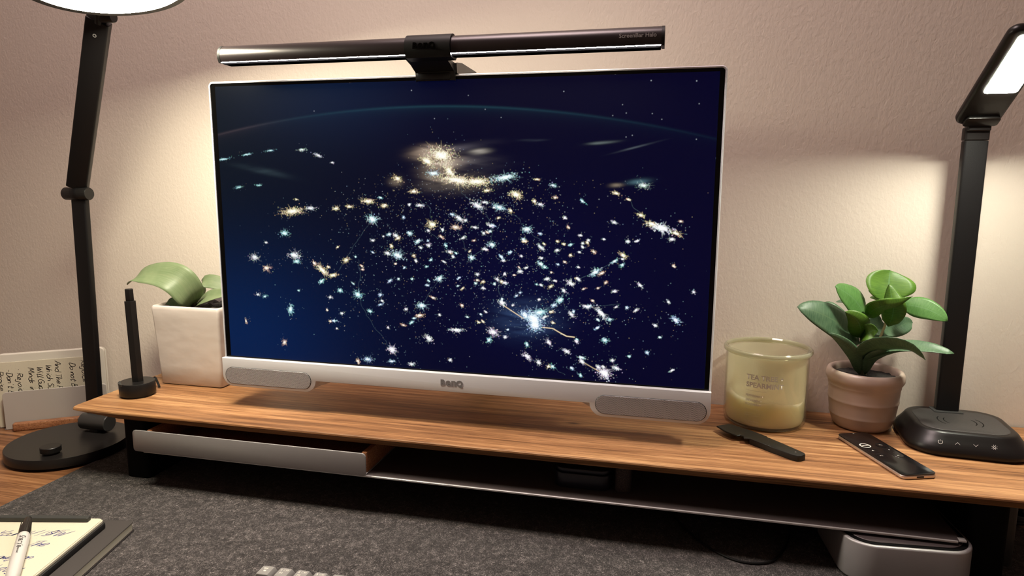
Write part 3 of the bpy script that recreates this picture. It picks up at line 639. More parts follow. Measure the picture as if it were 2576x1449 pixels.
# chin with the two lower speaker pods
def chin_outline():
    P = [(W0, .0)]
    def arc(cx, cz, r, a0, a1, n=8):
        for i in range(n + 1):
            a = R(a0 + (a1 - a0) * i / n); P.append((cx + r * math.cos(a), cz + r * math.sin(a)))
    arc(.0150, -.0222, .0150, 180, 270)
    arc(.1225 - .004, -.0222, .0150, 270, 352)
    P.append((.1338, -.0222)); P.append((.4797, -.0222))
    arc(.4950, -.0222, .0150, 188, 270)
    arc(W1 - .0150, -.0222, .0150, 270, 360)
    P.append((W1, 0.0)); return P
part('chin', slab(BM(), chin_outline(), -.0055, .020, .0006, 2, axis='y'), M_WHITE, mo, label='white lower bezel', ang=30)
for k, (gx0, gx1) in enumerate(((.0046, .1268), (.4868, .6090))):
    cx = (gx0 + gx1) / 2
    part('speaker_rim', slab(BM(), rrect(gx1 - gx0 + .0012, .0226, .0113, 10, cx, -.0226), -.0059, -.005, .0003, 1, axis='y'), M_GREYP, mo, label='dark seam around speaker grille')
    part('speaker_grille', slab(BM(), rrect(gx1 - gx0, .0216, .0108, 10, cx, -.0226), -.0061, -.005, .0003, 1, axis='y'), M_GRILLE, mo, label='perforated speaker grille')
    x0, x1 = (.0006, .134) if k == 0 else (.4795, W1 - .0006)
    b = BM(); rp = [(x0 + .014, -.0366), (x1 - .014, -.0366), (x1 - .002, -.026), (x1 - .001, -.018), (x0 + .001, -.018), (x0 + .002, -.026)]
    xe0, xe1 = (x0, x1 + .028) if k == 0 else (x0 - .028, x1)
    rq = [(xe0 + .014, -.030), (xe1 - .020, -.030), (xe1 - .004, -.0232), (xe1, -.018), (xe0 + .001, -.018), (xe0 + .002, -.024)]
    layers(b, [[(x, .004, z) for x, z in rp], [(x, .022, z) for x, z in rq], [(x, .030, z + .006) for x, z in rq]]); bmesh.ops.recalc_face_normals(b, faces=b.faces[:])
    part('speaker_pod', b, M_WHITE, mo, label='white speaker housing behind grille', ang=30)
part('back_shell', slab(BM(), rrect(.50, .26, .03, 8, .307, .155), .020, .052, .010, 4, axis='y'), M_WHITE, mo)
part('mount_plate', box(BM(), .252, .362, .052, .062, .10, .21, .003), M_WHITE, mo)
part('mount_arm', box(BM(), .282, .332, .062, .155, .13, .18, .004), M_WHITE, mo)
part('wall_plate', box(BM(), .247, .367, .155, .1608, .095, .215, .002), M_WHITE, mo)
def benq(size, M, off, depth=0.):
    """BenQ logotype: B e n with the open Q, whose tail drops to the right"""
    def ch(c, k, dx): return text_mesh(c, size * k, M @ Matrix.Translation((dx * size, -.35 * size, 0)), off, depth, valign='BOTTOM_BASELINE')
    b = ch('B', 1.0, -1.06)
    for c, k, dx in (('e', 1.30, -.36), ('n', 1.30, .36), ('Q', 1.0, 1.10)): join_bm(b, ch(c, k, dx))
    return b
part('logo', benq(.0098, frame((.3131, -.00575, -.0110), (1, 0, 0), (0, 0, 1)), .00055, .0002), M_LOGO, mo, smooth=False, label='grey printed BenQ logo')

# ------------------------------------------------------------------ screen bar light
sb = thing('screen_light_bar', 'slim dark monitor light bar clipped on top of the white monitor', 'light bar', (.299, -.02, .345))
BY, BZ, BR = -.035, .3695, .0118
def bar_profile(r, cut):
    # round tube cut flat underneath, tipped towards the screen
    P = []
    for i in range(25):
        a = R(-38 + 256 * i / 24); P.append((BY + r * math.cos(a), BZ + r * math.sin(a)))
    return P
b = BM(); prof = bar_profile(BR, 0)
layers(b, [[(x, y, z) for y, z in prof] for x in (.0525, .5465)]); bmesh.ops.recalc_face_normals(b, faces=b.faces[:])
part('bar', b, M_BAR, sb, ang=30, label='dark brown metal tube')
for xa, xb in ((.0495, .0525), (.5465, .5495)):
    b = BM(); pe = [(y, z - .0008 * (z < BZ - .006)) for y, z in bar_profile(BR * 1.02, 0)]
    layers(b, [[(x, y, z) for y, z in pe] for x in (xa, xb)]); bmesh.ops.recalc_face_normals(b, faces=b.faces[:])
    part('end_cap', b, M_BLACK, sb, ang=30)
zb = BZ + BR * math.sin(R(218))
for xa, xb in ((.0530, .2795), (.3290, .5460)):
    part('led_strip', box(BM(), xa, xb, BY - .0086, BY - .0068, zb - .0003, zb + .0005), M_EBAR, sb, smooth=False, label='lit white led strip')
    part('lip', box(BM(), xa, xb, BY - .0058, BY + .0088, zb - .0022, zb + .0004, .0008), M_LIP, sb)
b = BM(); th0 = R(60)
c0 = Vector((0, BY + (BR + .0004) * math.cos(R(-25)), BZ + (BR + .0004) * math.sin(R(-25)))); c1 = Vector((0, BY + (BR + .0004) * math.cos(R(12)), BZ + (BR + .0004) * math.sin(R(12))))
for xa, xb in ((.10, .2700), (.3310, .50)):
    b = BM(); vs = [b.verts.new((xa, c0.y, c0.z)), b.verts.new((xa, c1.y, c1.z)), b.verts.new((xb, c1.y, c1.z)), b.verts.new((xb, c0.y, c0.z))]; b.faces.new(vs)
    part('rear_led_strip', b, M_EHALO, sb, smooth=False, label='lit rear strip facing the wall')
b = BM(); L = []
sl = [(BY + .0140 * math.cos(R(-60 + 292 * i / 28)), BZ + .0140 * math.sin(R(-60 + 292 * i / 28))) for i in range(29)]
layers(b, [[(x, y, z) for y, z in sl] for x in (.2785, .2798, .3282, .3295)]); bmesh.ops.recalc_face_normals(b, faces=b.faces[:])
part('sleeve', b, M_SLEEVE, sb, ang=30, label='black centre sleeve')
part('logo', benq(.0088, frame((.3000, BY - .0143, BZ + .0008), (1, 0, 0), (0, .18, 1)), .0004, .0003), M_GLASSB, sb, smooth=False, label='embossed BenQ logo')
b = slab(BM(), [(-.034, .3590), (-.010, .3590), (.058, .3530), (.070, .3485), (.072, .334), (.022, .334), (.0205, .3486), (-.0012, .3486), (-.0012, .3405), (-.0040, .3405), (-.0055, .3500), (-.020, .3560)], .2745, .3205, .0006, 1, axis='x')
part('clamp', b, M_BLACKM, sb, ang=25, label='dark clamp over monitor edge')
part('counterweight', slab(BM(), [(-.006, .3585), (.014, .3610), (.070, .3600), (.088, .3560), (.094, .3300), (.030, .318), (.0215, .3484), (-.004, .3484)], .3190, .3235, .0006, 1, axis='x'), M_SATIN, sb, ang=25)
part('clamp_pad', box(BM(), .2745, .3155, -.0062, -.0012, .3415, .3490, .0008), M_BLACKM, sb)
part('product_text', text_mesh('ScreenBar Halo', .0058, frame((.5235, BY - BR * .99, BZ + .0018), (1, 0, 0), (0, .1, 1)), .00005, .0001), M_INKD, sb, smooth=False, label='small pale lettering')

# ------------------------------------------------------------------ disc desk lamp on the left
ll = thing('disc_desk_lamp', 'black jointed desk lamp with lit round disc head on left', 'lamp', (-.327, .0585, ZD))
part('foot_pad', lathe(BM(), [(.055, ZD), (.055, ZD + .0034)], 40, (-.335, .0585, 0), (True, True)), M_LEG, ll)
b0 = ZD + .0034
part('base', lathe(BM(), [(.0812, b0), (.0830, b0 + .001), (.0830, b0 + .0135), (.0822, b0 + .0145), (0.0, b0 + .0145)], 96, (-.327, .0585, 0), (True, False)), M_SATIN, ll, label='round satin black base')
part('dial', lathe(BM(), [(.0108, b0 + .0145), (.0108, b0 + .0175), (.0135, b0 + .0178), (.0135, b0 + .0248), (.0128, b0 + .0255), (0, b0 + .0255)], 40, (-.3065, .0080, 0)), M_BLACKM, ll, label='round black control knob')
HY = .108
def xcyl(xa, xb, r, y, z, M=None, n=28): return lathe(BM(), [(0, xa), (r * .92, xa), (r, xa + .001), (r, xb - .001), (r * .92, xb), (0, xb)], n, (0, 0, 0), M=(M or Matrix()) @ Matrix.Translation((0, y, z)) @ Matrix.Rotation(R(90), 4, 'Y') )
part('lower_hinge', xcyl(-.3400, -.2905, .0130, .100, ZD + .0325), M_HINGE, ll, label='glossy black hinge barrel')
part('hinge_block', box(BM(), -.3220, -.3060, .090, .110, b0 + .0145, ZD + .030, .002), M_BLACKM, ll)
def beam(name, A, B, w, d, m, wy=(1, 0, 0), bev=.002, label=None):
    A = Vector(A); B = Vector(B); z = (B - A).normalized(); x = (Vector(wy) - z * Vector(wy).dot(z)).normalized(); y = z.cross(x)
    M = Matrix((x, y, z)).transposed().to_4x4(); M.translation = A
    return part(name, slab(BM(), rrect(w, d, bev, 4), 0, (B - A).length, .0006, 1, M=M), m, ll if name != 'stub' else ll, label=label, ang=25), M
JX, JY, JZ = -.3065, .095, .2075
beam('lower_arm', (-.3215, .105, ZD + .033), (JX + .0008, JY + .003, JZ - .009), .0250, .0105, M_ARM, bev=.0025, label='flat black lower arm')
part('middle_joint', xcyl(JX - .0215, JX + .0215, .0095, JY, JZ), M_BLACKM, ll, label='black joint barrel')
part('joint_seam', xcyl(JX - .0068, JX + .0068, .0098, JY, JZ), M_ARM, ll)
A = Vector((JX, JY + .001, JZ + .009)); B = Vector((-.1535, .002, .4285))
_, MU = beam('upper_arm', A, B, .0285, .0125, M_ARM, wy=(1, .22, 0), bev=.0025, label='flat black upper arm')
def ring(ri, ro, h, M): return lathe(BM(), [(ri, 0), (ro, 0), (ro, h), (ri, h), (ri, 0)], 24, M=M)
b = ring(.0014, .0023, .0006, MU @ Matrix.Translation((0, .0064, (B - A).length - .020)) @ Matrix.Rotation(R(-90), 4, 'X'))
b2 = ring(.0014, .0023, .0006, MU @ Matrix.Translation((0, -.0064, (B - A).length - .020)) @ Matrix.Rotation(R(90), 4, 'X'))
part('screw', join_bm(b, b2), M_ALU, ll, label='small round screw')
DC = Vector((-.058, -.087, .4395))
MD = Matrix.Translation(DC) @ Matrix.Rotation(R(-9.5), 4, 'Y') @ Matrix.Rotation(R(-3.5), 4, 'X')
part('head_shell', lathe(BM(), [(.0800, .0006), (.0868, -.0002), (.0884, .0012), (.0890, .0060), (.0870, .0100), (.0, .0125)], 96, M=MD), M_SATIN, ll, label='round dark lamp head rim')
part('diffuser', lathe(BM(), [(0, -.0003), (.0785, -.0003), (.0802, .0008)], 96, M=MD), M_ELEFT, ll, smooth=False, label='glowing white round diffuser')
Bn = MD @ Vector((-.060, .060, .012))
b = tube(BM(), spline([B - Vector((0, 0, .004)), B + Vector((.010, -.008, .010)), B + Vector((.03, -.02, .021)), Bn], 14), .0058, 10)
part('head_neck', b, M_BLACKM, ll)
part('head_joint', xcyl(-.166, -.130, .0068, .001, .4305), M_BLACKM, ll)

# ------------------------------------------------------------------ wireless-charging desk lamp on the right
BC = Vector((.9128, .1350, ZS))
rl = thing('panel_desk_lamp', 'black desk lamp with lit rectangular panel and charging pad base', 'lamp', (.9128, .1350, ZS))
MB_ = Matrix.Translation(BC) @ Matrix.Rotation(R(-4.5), 4, 'Z')
b = BM(); L = []
for z, w, h, r, oy in ((.0, .119, .110, .032, 0), (.0014, .1265, .117, .034, 0), (.0045, .1290, .1195, .034, 0), (.0075, .1285, .119, .034, 0), (.012, .125, .1155, .033, .0005), (.0170, .1175, .108, .031, .001), (.0215, .1115, .102, .030, .0018), (.0245, .1075, .0985, .0285, .0022), (.0262, .1035, .095, .027, .0024), (.0268, .098, .090, .025, .0026)):
    L.append([(x, y, z) for x, y in rrect(w, h, r, 10, 0, oy)])
layers(b, L, M=MB_); bmesh.ops.recalc_face_normals(b, faces=b.faces[:])
part('base', b, M_RLAMP, rl, ang=50, label='rounded black base')
part('charging_pad', slab(BM(), rrect(.092, .080, .021, 10, -.001, -.001), .0262, .0273, .0004, 1, M=MB_), M_RPAD, rl, label='dusty matt charging pad')
ZP = .02745
Mp = MB_ @ Matrix.Translation((0, 0, ZP))
for sgn in (-1, 1):
    for rr in (.0170, .0235):
        b = BM(); ribbon(b, [(sgn * (rr * math.cos(R(a))) - .001, rr * math.sin(R(a)) - .004) for a in range(-38, 39, 6)], .0011, Mp)
        part('charging_mark', b, M_LEG, rl, smooth=False, label='dark curved charging mark')
part('pad_lettering', text_mesh('wireless charging', .0058, Mp @ Matrix.Translation((.004, -.0335, 0)), 0), M_GREYP, rl, smooth=False, label='faint embossed lettering')
b = BM(); FN = frame(MB_ @ Vector((0, -.0505, .0168)), (math.cos(R(-4.5)), math.sin(R(-4.5)), 0), (0, .36, .93))
FN = FN @ Matrix.Translation((0, -.0016, .0036))
def circle(cx, cy, r, a0=0, a1=360, n=22): return [(cx + r * math.cos(R(a0 + (a1 - a0) * i / n)), cy + r * math.sin(R(a0 + (a1 - a0) * i / n))) for i in range(n + 1)]
ix = (-.0335, -.0162, .0018, .0200); w_ = .0006
ribbon(b, circle(ix[0], 0, .0022, 125, 415), w_, FN); ribbon(b, [(ix[0], .0008), (ix[0], .0030)], w_, FN)
ribbon(b, [(ix[1] - .0024, -.0012), (ix[1], .0012), (ix[1] + .0024, -.0012)], w_, FN)
ribbon(b, [(ix[2] - .0024, .0012), (ix[2], -.0012), (ix[2] + .0024, .0012)], w_, FN)
ribbon(b, circle(ix[3], 0, .0011), w_, FN)
for k in range(8):
    a = R(45 * k + 22); ribbon(b, [(ix[3] + .0018 * math.cos(a), .0018 * math.sin(a)), (ix[3] + .0031 * math.cos(a), .0031 * math.sin(a))], w_, FN)
part('touch_icons', b, M_INK, rl, smooth=False, label='pale power, up, down and brightness icons')
PX, PY = .9110, .1735
part('post_socket', box(BM(), PX - .0170, PX + .0160, PY - .012, PY + .009, ZS + .0255, ZS + .0285, .0008), M_GREYP, rl)
part('post', slab(BM(), rrect(.0258, .0125, .0028, 4, PX, PY), ZS + .0265, .2790, .0006, 1), M_RPOST, rl, label='grained black post')
part('post_collar', slab(BM(), rrect(.0266, .0133, .0030, 4, PX, PY), .2795, .2945, .0008, 1), M_RLAMP, rl)
th = R(33.4)
MH = Matrix(((1, 0, 0, .883), (0, -math.cos(th), math.sin(th), .165), (0, math.sin(th), math.cos(th), .297), (0, 0, 0, 1)))   # x across, y along the head, z up out of its top
def hM(m): return m
HO = rrect(.0472, .1500, [.011, .011, .009, .009], 8, .0234, .0745)
b = BM(); 
def insP(d): return rrect(.0472 - 2 * d, .1500 - 2 * d, [.011 - d] * 4, 8, .0234, .0745)
layers(b, [[(x, y, z) for x, y in insP(d)] for z, d in ((0, .0035), (.0004, .0018), (.0022, .0003), (.0060, 0), (.0088, .0012), (.0098, .004))], M=MH); bmesh.ops.recalc_face_normals(b, faces=b.faces[:])
part('head', b, M_RLAMP, rl, ang=50, label='slim rectangular lamp head')
part('light_panel', slab(BM(), rrect(.0330, .0860, .0040, 6, .0262, .0985), -.0005, .0006, 0, M=MH), M_ERIGHT, rl, smooth=False, label='glowing white rectangular panel')
part('head_hinge', slab(BM(), rrect(.0365, .0150, .0040, 5, .0262, .0085), -.0034, .0004, .0009, 2, M=MH), M_RLAMP, rl)
part('hinge_neck', slab(BM(), rrect(.0250, .0128, .0026, 4, PX, PY - .004), .2900, .3010, .001, 1), M_RLAMP, rl)
part('hinge_pin', box(BM(), PX - .0095, PX + .0095, PY - .0116, PY - .0100, .2965, .2980, .0005), M_SATIN, rl)
# ------------------------------------------------------------------ candle jar
JC = (.6922, .1595, ZS)
cj = thing('candle_jar', 'glass candle jar with cream wax and tea tree lettering, beside monitor', 'candle', JC)
part('glass', lathe(BM(), [(.0, .0005), (.040, .0), (.0475, .0012), (.0508, .0050), (.0512, .012), (.0512, .0900), (.0516, .0925), (.0535, .0945), (.0542, .0970), (.0536, .0995), (.0518, .1010), (.0500, .1008), (.0484, .0990), (.0492, .0950), (.0492, .0900), (.0492, .0110), (.0470, .0045), (.0, .0040)], 72, JC), M_JAR, cj, label='clear glass jar')
b = BM(); L = []
n = 72
def wavy(a): return .0385 + .0030 * math.sin(a * 2 + .6) + .0022 * math.sin(a * 5 + 2) + .0013 * math.sin(a * 11)
rr = .0489
rings = [[(JC[0] + r * math.cos(6.28318 * i / n), JC[1] + r * math.sin(6.28318 * i / n), JC[2] + z) for i in range(n)] for r, z in ((.030, .0046), (.0465, .0048), (rr, .0115))]
rings.append([(JC[0] + rr * math.cos(6.28318 * i / n), JC[1] + rr * math.sin(6.28318 * i / n), JC[2] + wavy(6.28318 * i / n)) for i in range(n)])
rings.append([(JC[0] + .042 * math.cos(6.28318 * i / n), JC[1] + .042 * math.sin(6.28318 * i / n), JC[2] + .0355 + .0004 * math.sin(i)) for i in range(n)])
rings.append([(JC[0] + .01 * math.cos(6.28318 * i / n), JC[1] + .01 * math.sin(6.28318 * i / n), JC[2] + .0350) for i in range(n)])
layers(b, rings); bmesh.ops.recalc_face_normals(b, faces=b.faces[:])
part('wax', b, M_WAX, cj, label='cream wax with uneven top')
part('wax_film', lathe(BM(), [(.0487, .0360), (.0488, .0500), (.0488, .0700), (.0489, .0940)], 72, JC), M_FILM, cj, label='thin wax film on inner wall')
for a in (20, 140, 260):
    part('wick', lathe(BM(), [(.0010, .0350), (.0009, .0400), (0, .0405)], 8, (JC[0] + .02 * math.cos(R(a)), JC[1] + .02 * math.sin(R(a)), JC[2])), M_WICK, cj)
RJ = .05135; a0 = R(-90 - 8)
def wrapj(dz, dx=0.):
    def w(co):
        a = a0 + (co.x + dx) / RJ; return Vector((JC[0] + RJ * math.cos(a), JC[1] + RJ * math.sin(a), JC[2] + dz + co.y))
    return w
I4 = Matrix()
def jar_text(s, size, dz, off=0., x=0., shear=0): return text_mesh(s, size, I4, off, 0, 'LEFT', 0, wrapj(dz, x))
b = jar_text('TEA TREE +', .0088, .0700, .00022, -.0235)
join_bm(b, jar_text('SPEARMINT', .0088, .0602, .00028, -.0235))
part('rim', lathe(BM(), [(.0528 + .0022 * math.cos(R(a)), .0975 + .0032 * math.sin(R(a))) for a in range(0, 361, 30)], 72, JC), M_RIM, cj, label='rolled glass rim')
part('large_lettering', b, M_PAPERW, cj, smooth=False, label='white TEA TREE + SPEARMINT lettering')
b = jar_text('PEPPERMINT', .0040, .0462, .00008, -.0235)
join_bm(b, jar_text('SPEARMINT', .0040, .0400, .00008, -.0235)); join_bm(b, jar_text('ROSEMARY', .0040, .0350, .00008, -.0235))
join_bm(b, jar_text('ESSENTIAL OIL BLEND', .0020, .0205, 0, -.0235)); join_bm(b, jar_text('Soy Wax Blend', .0028, .0128, 0, -.0235)); join_bm(b, jar_text('14.5 oz (411 g)', .0028, .0095, 0, -.0235))
part('small_lettering', b, M_PAPERW, cj, smooth=False, label='small pale lettering')
for z, x0, x1 in ((.0530, -.0235, .0010), (.0285, -.0235, .0010), (.0235, -.0235, .0010)):
    b = BM(); P = [wrapj(z)(Vector((x0 + (x1 - x0) * i / 12, 0, 0))) for i in range(13)]
    va = [(b.verts.new(p + Vector((0, 0, .00015))), b.verts.new(p - Vector((0, 0, .00015)))) for p in P]
    for p, q in zip(va, va[1:]): b.faces.new((p[0], p[1], q[1], q[0]))
    part('label_line', b, M_PAPERW, cj, smooth=False)

# ------------------------------------------------------------------ leaves
def leaf(bm, P, wid, side, fold=.15, n=14, m=8, tip=.35, base=.5, thick=0., curl=0., blunt=.8):
    """blade along the spline P; side = width direction, fold lifts the edges, outline is widest past the middle"""
    uvl = bm.loops.layers.uv.verify()
    C_ = spline(P, n); S = Vector(side).normalized(); G = []
    for i, c in enumerate(C_):
        t = i / n; tan = (C_[min(i + 1, n)] - C_[max(i - 1, 0)]).normalized()
        s = (S - tan * S.dot(tan)); s = s.normalized(); nn = tan.cross(s).normalized()
        w = wid * (math.sin(math.pi * min(1, (t ** base) * .985 + .004)) ** blunt) if t < 1 else 0
        w = max(w, wid * .05)
        if t > .93: w *= math.sqrt(max(0, (1.0 - t) / .07)) * .9 + .1
        row = []
        for j in range(m + 1):
            q = j / m * 2 - 1
            p = c + s * (w * q) + nn * (fold * w * abs(q) ** 1.4 + curl * w * q) + nn * (.03 * wid * math.sin(6 * t + q * 2))
            row.append((bm.verts.new(p), (t, j / m)))
        G.append(row)
    for a, b_ in zip(G, G[1:]):
        for j in range(m):
            q = (a[j], a[j + 1], b_[j + 1], b_[j]); f = bm.faces.new([v[0] for v in q])
            for l, v in zip(f.loops, q): l[uvl].uv = v[1]
    return bm
def leaf_part(P, wid, side, ml, parent, **kw):
    b = BM(); leaf(b, P, wid, side, **kw); o = part("leaf", b, ml, parent, ang=180)
    o.modifiers.new('thickness', 'SOLIDIFY').thickness = .0005
    return o
PC = (.8130, .1700, ZS)
pp = thing('potted_plant', 'small potted plant with rounded green leaves in pink ceramic pot', 'plant', PC)
prof = [(0, .0), (.0285, 0), (.0315, .0012), (.0345, .0050), (.0368, .0110), (.0379, .0150), (.0386, .0163), (.0390, .0175), (.0389, .0187), (.0390, .0215), (.0400, .0290), (.0406, .0345), (.0413, .0360), (.0417, .0373), (.0414, .0386), (.0412, .0410), (.0416, .0500), (.0418, .0540), (.0424, .0550), (.0425, .0560), (.0425, .0580), (.0438, .0602), (.0456, .0640), (.0459, .0680), (.0452, .0720), (.0436, .0750), (.0412, .0760), (.0392, .0750), (.0380, .0725), (.0376, .0690), (.0372, .0600), (.034, .02), (0, .018)]
part('pot', lathe(BM(), prof, 72, PC), M_POT, pp, label='pinkish beige ceramic pot with ridges', ang=180)
b = BM(); L = []
for r in (.0372, .030, .020, .010, .002):
    L.append([(PC[0] + r * math.cos(6.28318 * i / 40), PC[1] + r * math.sin(6.28318 * i / 40), PC[2] + .0665 + .0022 * noise.noise(Vector((r * 300, i * .8, 0)))) for i in range(40)])
layers(b, L, (False, True)); part('soil', b, M_SOIL, pp)
part('stem', tube(BM(), spline([(.8099, .172, -.017), (.8064, .17, .0181), (.8045, .168, .0361), (.8049, .168, .0599)], 12), [.0022] * 6 + [.0017] * 7, 8), M_STEMD, pp, label='dark stem')
part('stem', tube(BM(), spline([(.8136, .174, -.017), (.8193, .176, .0096), (.8255, .176, .0246), (.8328, .174, .0535), (.8341, .172, .0815)], 14), [.0022] * 7 + [.0016] * 8, 8), M_STEM, pp, label='tan stem')
LV = [
 ([(.8038, .168, .0273), (.7834, .155, .0471), (.7597, .14, .0631), (.7351, .13, .0737), (.7179, .125, .0778)], .0215, (.30, .62, .68), 'D', dict(fold=.10, base=.72)),
 ([(.8062, .165, .0631), (.7985, .16, .0754), (.7878, .155, .0869), (.7741, .15, .0961), (.7639, .145, .102)], .0200, (.52, .72, .38), 'D2', dict(fold=.10, base=.70)),
 ([(.8332, .17, .0820), (.8326, .172, .0920), (.8335, .178, .1034), (.8347, .183, .1130), (.8360, .186, .1200)], .0295, (1, .1, -.04), 'G', dict(fold=-.22, base=.85)),
 ([(.8349, .168, .0502), (.8344, .155, .069), (.8323, .15, .0822), (.8305, .155, .0937), (.8287, .16, .1058)], .0140, (1, -.5, .08), 'G', dict(fold=.30, base=.60)),
 ([(.848, .168, .0793), (.859, .16, .0792), (.8707, .152, .0773), (.8818, .145, .0722), (.8901, .14, .0658)], .0135, (.22, .35, .90), 'D2', dict(fold=-.10, base=.72)),
 ([(.8091, .168, .0601), (.8099, .15, .0727), (.8186, .14, .0809), (.8373, .145, .0848), (.853, .15, .0925)], .0105, (.45, .55, -.85), 'G', dict(fold=.25, base=.62)),
 ([(.8041, .166, .0345), (.7987, .15, .0479), (.7932, .142, .0584), (.7853, .14, .0669), (.7764, .14, .0719)], .0135, (.80, -.2, .62), 'G', dict(fold=.38, base=.60)),
 ([(.8041, .166, .0325), (.8053, .15, .0423), (.8105, .145, .0487), (.8156, .14, .0500)], .0115, (.3, -.2, .9), 'G', dict(fold=.25, base=.85)),
 ([(.8315, .172, .0399), (.8425, .178, .0444), (.8544, .184, .0495), (.8638, .19, .0524), (.8694, .192, .0523)], .0118, (-.25, .45, .85), 'D', dict(fold=.12, base=.78)),
 ([(.8293, .178, .0359), (.8275, .186, .0445), (.827, .19, .0525), (.8299, .192, .0600)], .0130, (1, .2, -.1), 'D', dict(fold=.2, base=.8)),
 ([(.8054, .165, .0049), (.8079, .145, .0243), (.8217, .125, .0359), (.8408, .11, .0377), (.8585, .105, .0248)], .0150, (.25, .75, -.62), 'D', dict(fold=.15, base=.82, blunt=.65)),
 ([(.8074, .165, .0064), (.823, .15, .0215), (.8422, .135, .0328), (.8674, .12, .036), (.8901, .112, .0327)], .0120, (.22, .85, .42), 'D', dict(fold=.10, base=.88, blunt=.6)),
 ([(.8065, .168, -.0140), (.7978, .155, .0094), (.7843, .142, .0261), (.7705, .135, .038), (.7571, .13, .0459)], .0085, (.75, -.2, .65), 'D', dict(fold=.3, base=.65)),
 ([(.8125, .168, -.0140), (.814, .155, .0084), (.8218, .145, .0191), (.8334, .14, .0246), (.8444, .138, .0283)], .0080, (.65, .4, -.65), 'D', dict(fold=.3, base=.65)),
 ([(.8109, .18, .0223), (.8276, .195, .0267), (.8455, .2, .0266), (.8566, .2, .0235)], .0080, (.1, .6, .75), 'D', dict(fold=.1, base=.8)),
 ([(.8357, .18, .0838), (.8261, .19, .0869), (.8153, .197, .0916)], .0050, (.3, .4, .9), 'D', dict(fold=.1, base=.8)),
 ([(.842, .18, .0851), (.8528, .19, .0891), (.8614, .197, .0935)], .0050, (-.4, .4, .8), 'D', dict(fold=.1, base=.8)),
 ([(.8044, .18, .0627), (.7892, .19, .0769), (.777, .195, .075)], .0040, (.1, .6, .6), 'D', dict(fold=.1, base=.8)),
 ([(.8341, .175, .0805), (.825, .185, .0846), (.8161, .19, .0833)], .0045, (0, .5, .8), 'G', dict(fold=.1, base=.8)),
 ([(.8043, .172, .0332), (.7837, .18, .0565), (.767, .185, .0705), (.7569, .19, .0712)], .0095, (.4, .5, .7), 'D', dict(fold=.1, base=.8)),
]
M_LEAFS = leafmat('leaf_mid_green', (.06, .17, .035), (.12, .27, .07), (.13, .26, .10), sc=(60, 3, 1))
for P, w, s, k, kw in LV: leaf_part(P, w, s, {'D': M_LEAFD, 'D2': M_LEAFS, 'G': M_LEAF}[k], pp, **kw)

# ------------------------------------------------------------------ orchid in a white cube pot
QX0, QX1, QY0, QY1, QT = -.1975, -.0815, .100, .207, .0415
cp = thing('cube_planter', 'large white glazed cube planter with drooping strap leaves behind monitor', 'plant', (-.14, .155, ZS))
b = BM(); L = []
def q_ring(z, e, r): return [(x, y, z) for x, y in rrect((QX1 - QX0) - 2 * e, (QY1 - QY0) - 2 * e, r, 6, (QX0 + QX1) / 2, (QY0 + QY1) / 2)]
H = QT - ZS
for z, e in ((0, .0075), (.001, .0058), (.003, .0045), (.03, .0035), (.07, .0018), (.105, .0003), (H - .006, -.0006), (H - .002, .0), (H - .0004, .0010), (H, .0022), (H - .0006, .0040), (H - .004, .0050), (H - .03, .0055)):
    L.append(q_ring(ZS + z, e, .0045))
layers(b, L, (True, True)); bmesh.ops.recalc_face_normals(b, faces=b.faces[:])
part('planter', b, M_CERAM, cp, label='square white glazed pot', ang=60)
b = BM(); g = 18; vv = {}
for i in range(g + 1):
    for j in range(g + 1):
        x = QX0 + .006 + (QX1 - QX0 - .012) * i / g; y = QY0 + .006 + (QY1 - QY0 - .012) * j / g
        vv[i, j] = b.verts.new((x, y, QT - .0085 + .006 * noise.noise(Vector((x * 120, y * 120, 1))) + .003 * noise.noise(Vector((x * 400, y * 400, 5)))))
for i in range(g):
    for j in range(g): b.faces.new((vv[i, j], vv[i + 1, j], vv[i + 1, j + 1], vv[i, j + 1]))
part('bark_mix', b, M_SOIL, cp, label='dark bark potting mix')
leaf_part([(-.1640, .150, .0335), (-.1500, .130, .0520), (-.1600, .120, .0760), (-.1870, .118, .0860), (-.2230, .115, .0840), (-.2460, .110, .0700)], .0240, (.55, .70, .62), M_LEAFP, cp, fold=-.12, base=.80, n=30, m=10, blunt=.50)
leaf_part([(-.1600, .155, .0352), (-.1413, .15, .0454), (-.1195, .15, .0526), (-.0806, .15, .0586)], .0150, (.1, .7, .6), M_LEAFP, cp, fold=.15, base=.75, n=18)
leaf_part([(-.165, .165, .036), (-.1648, .175, .064), (-.1446, .18, .0670), (-.1126, .185, .056), (-.08, .187, .048)], .0130, (.3, .6, .6), M_LEAFP, cp, fold=.15, base=.75, n=18)
leaf_part([(-.1650, .165, .0321), (-.1900, .17, .0402), (-.2085, .175, .0440), (-.222, .178, .0500)], .0120, (.1, .5, .8), M_LEAFD, cp, fold=.1, base=.75, n=14)
leaf_part([(-.1640, .152, .0330), (-.1750, .140, .0400), (-.1870, .130, .0420), (-.1940, .125, .0390)], .0100, (.3, .8, .5), M_LEAFD, cp, fold=.1, base=.75, n=14)
part('stem', tube(BM(), [(-.162, .152, .026), (-.163, .151, .038)], .0045, 10), M_STEMD, cp)

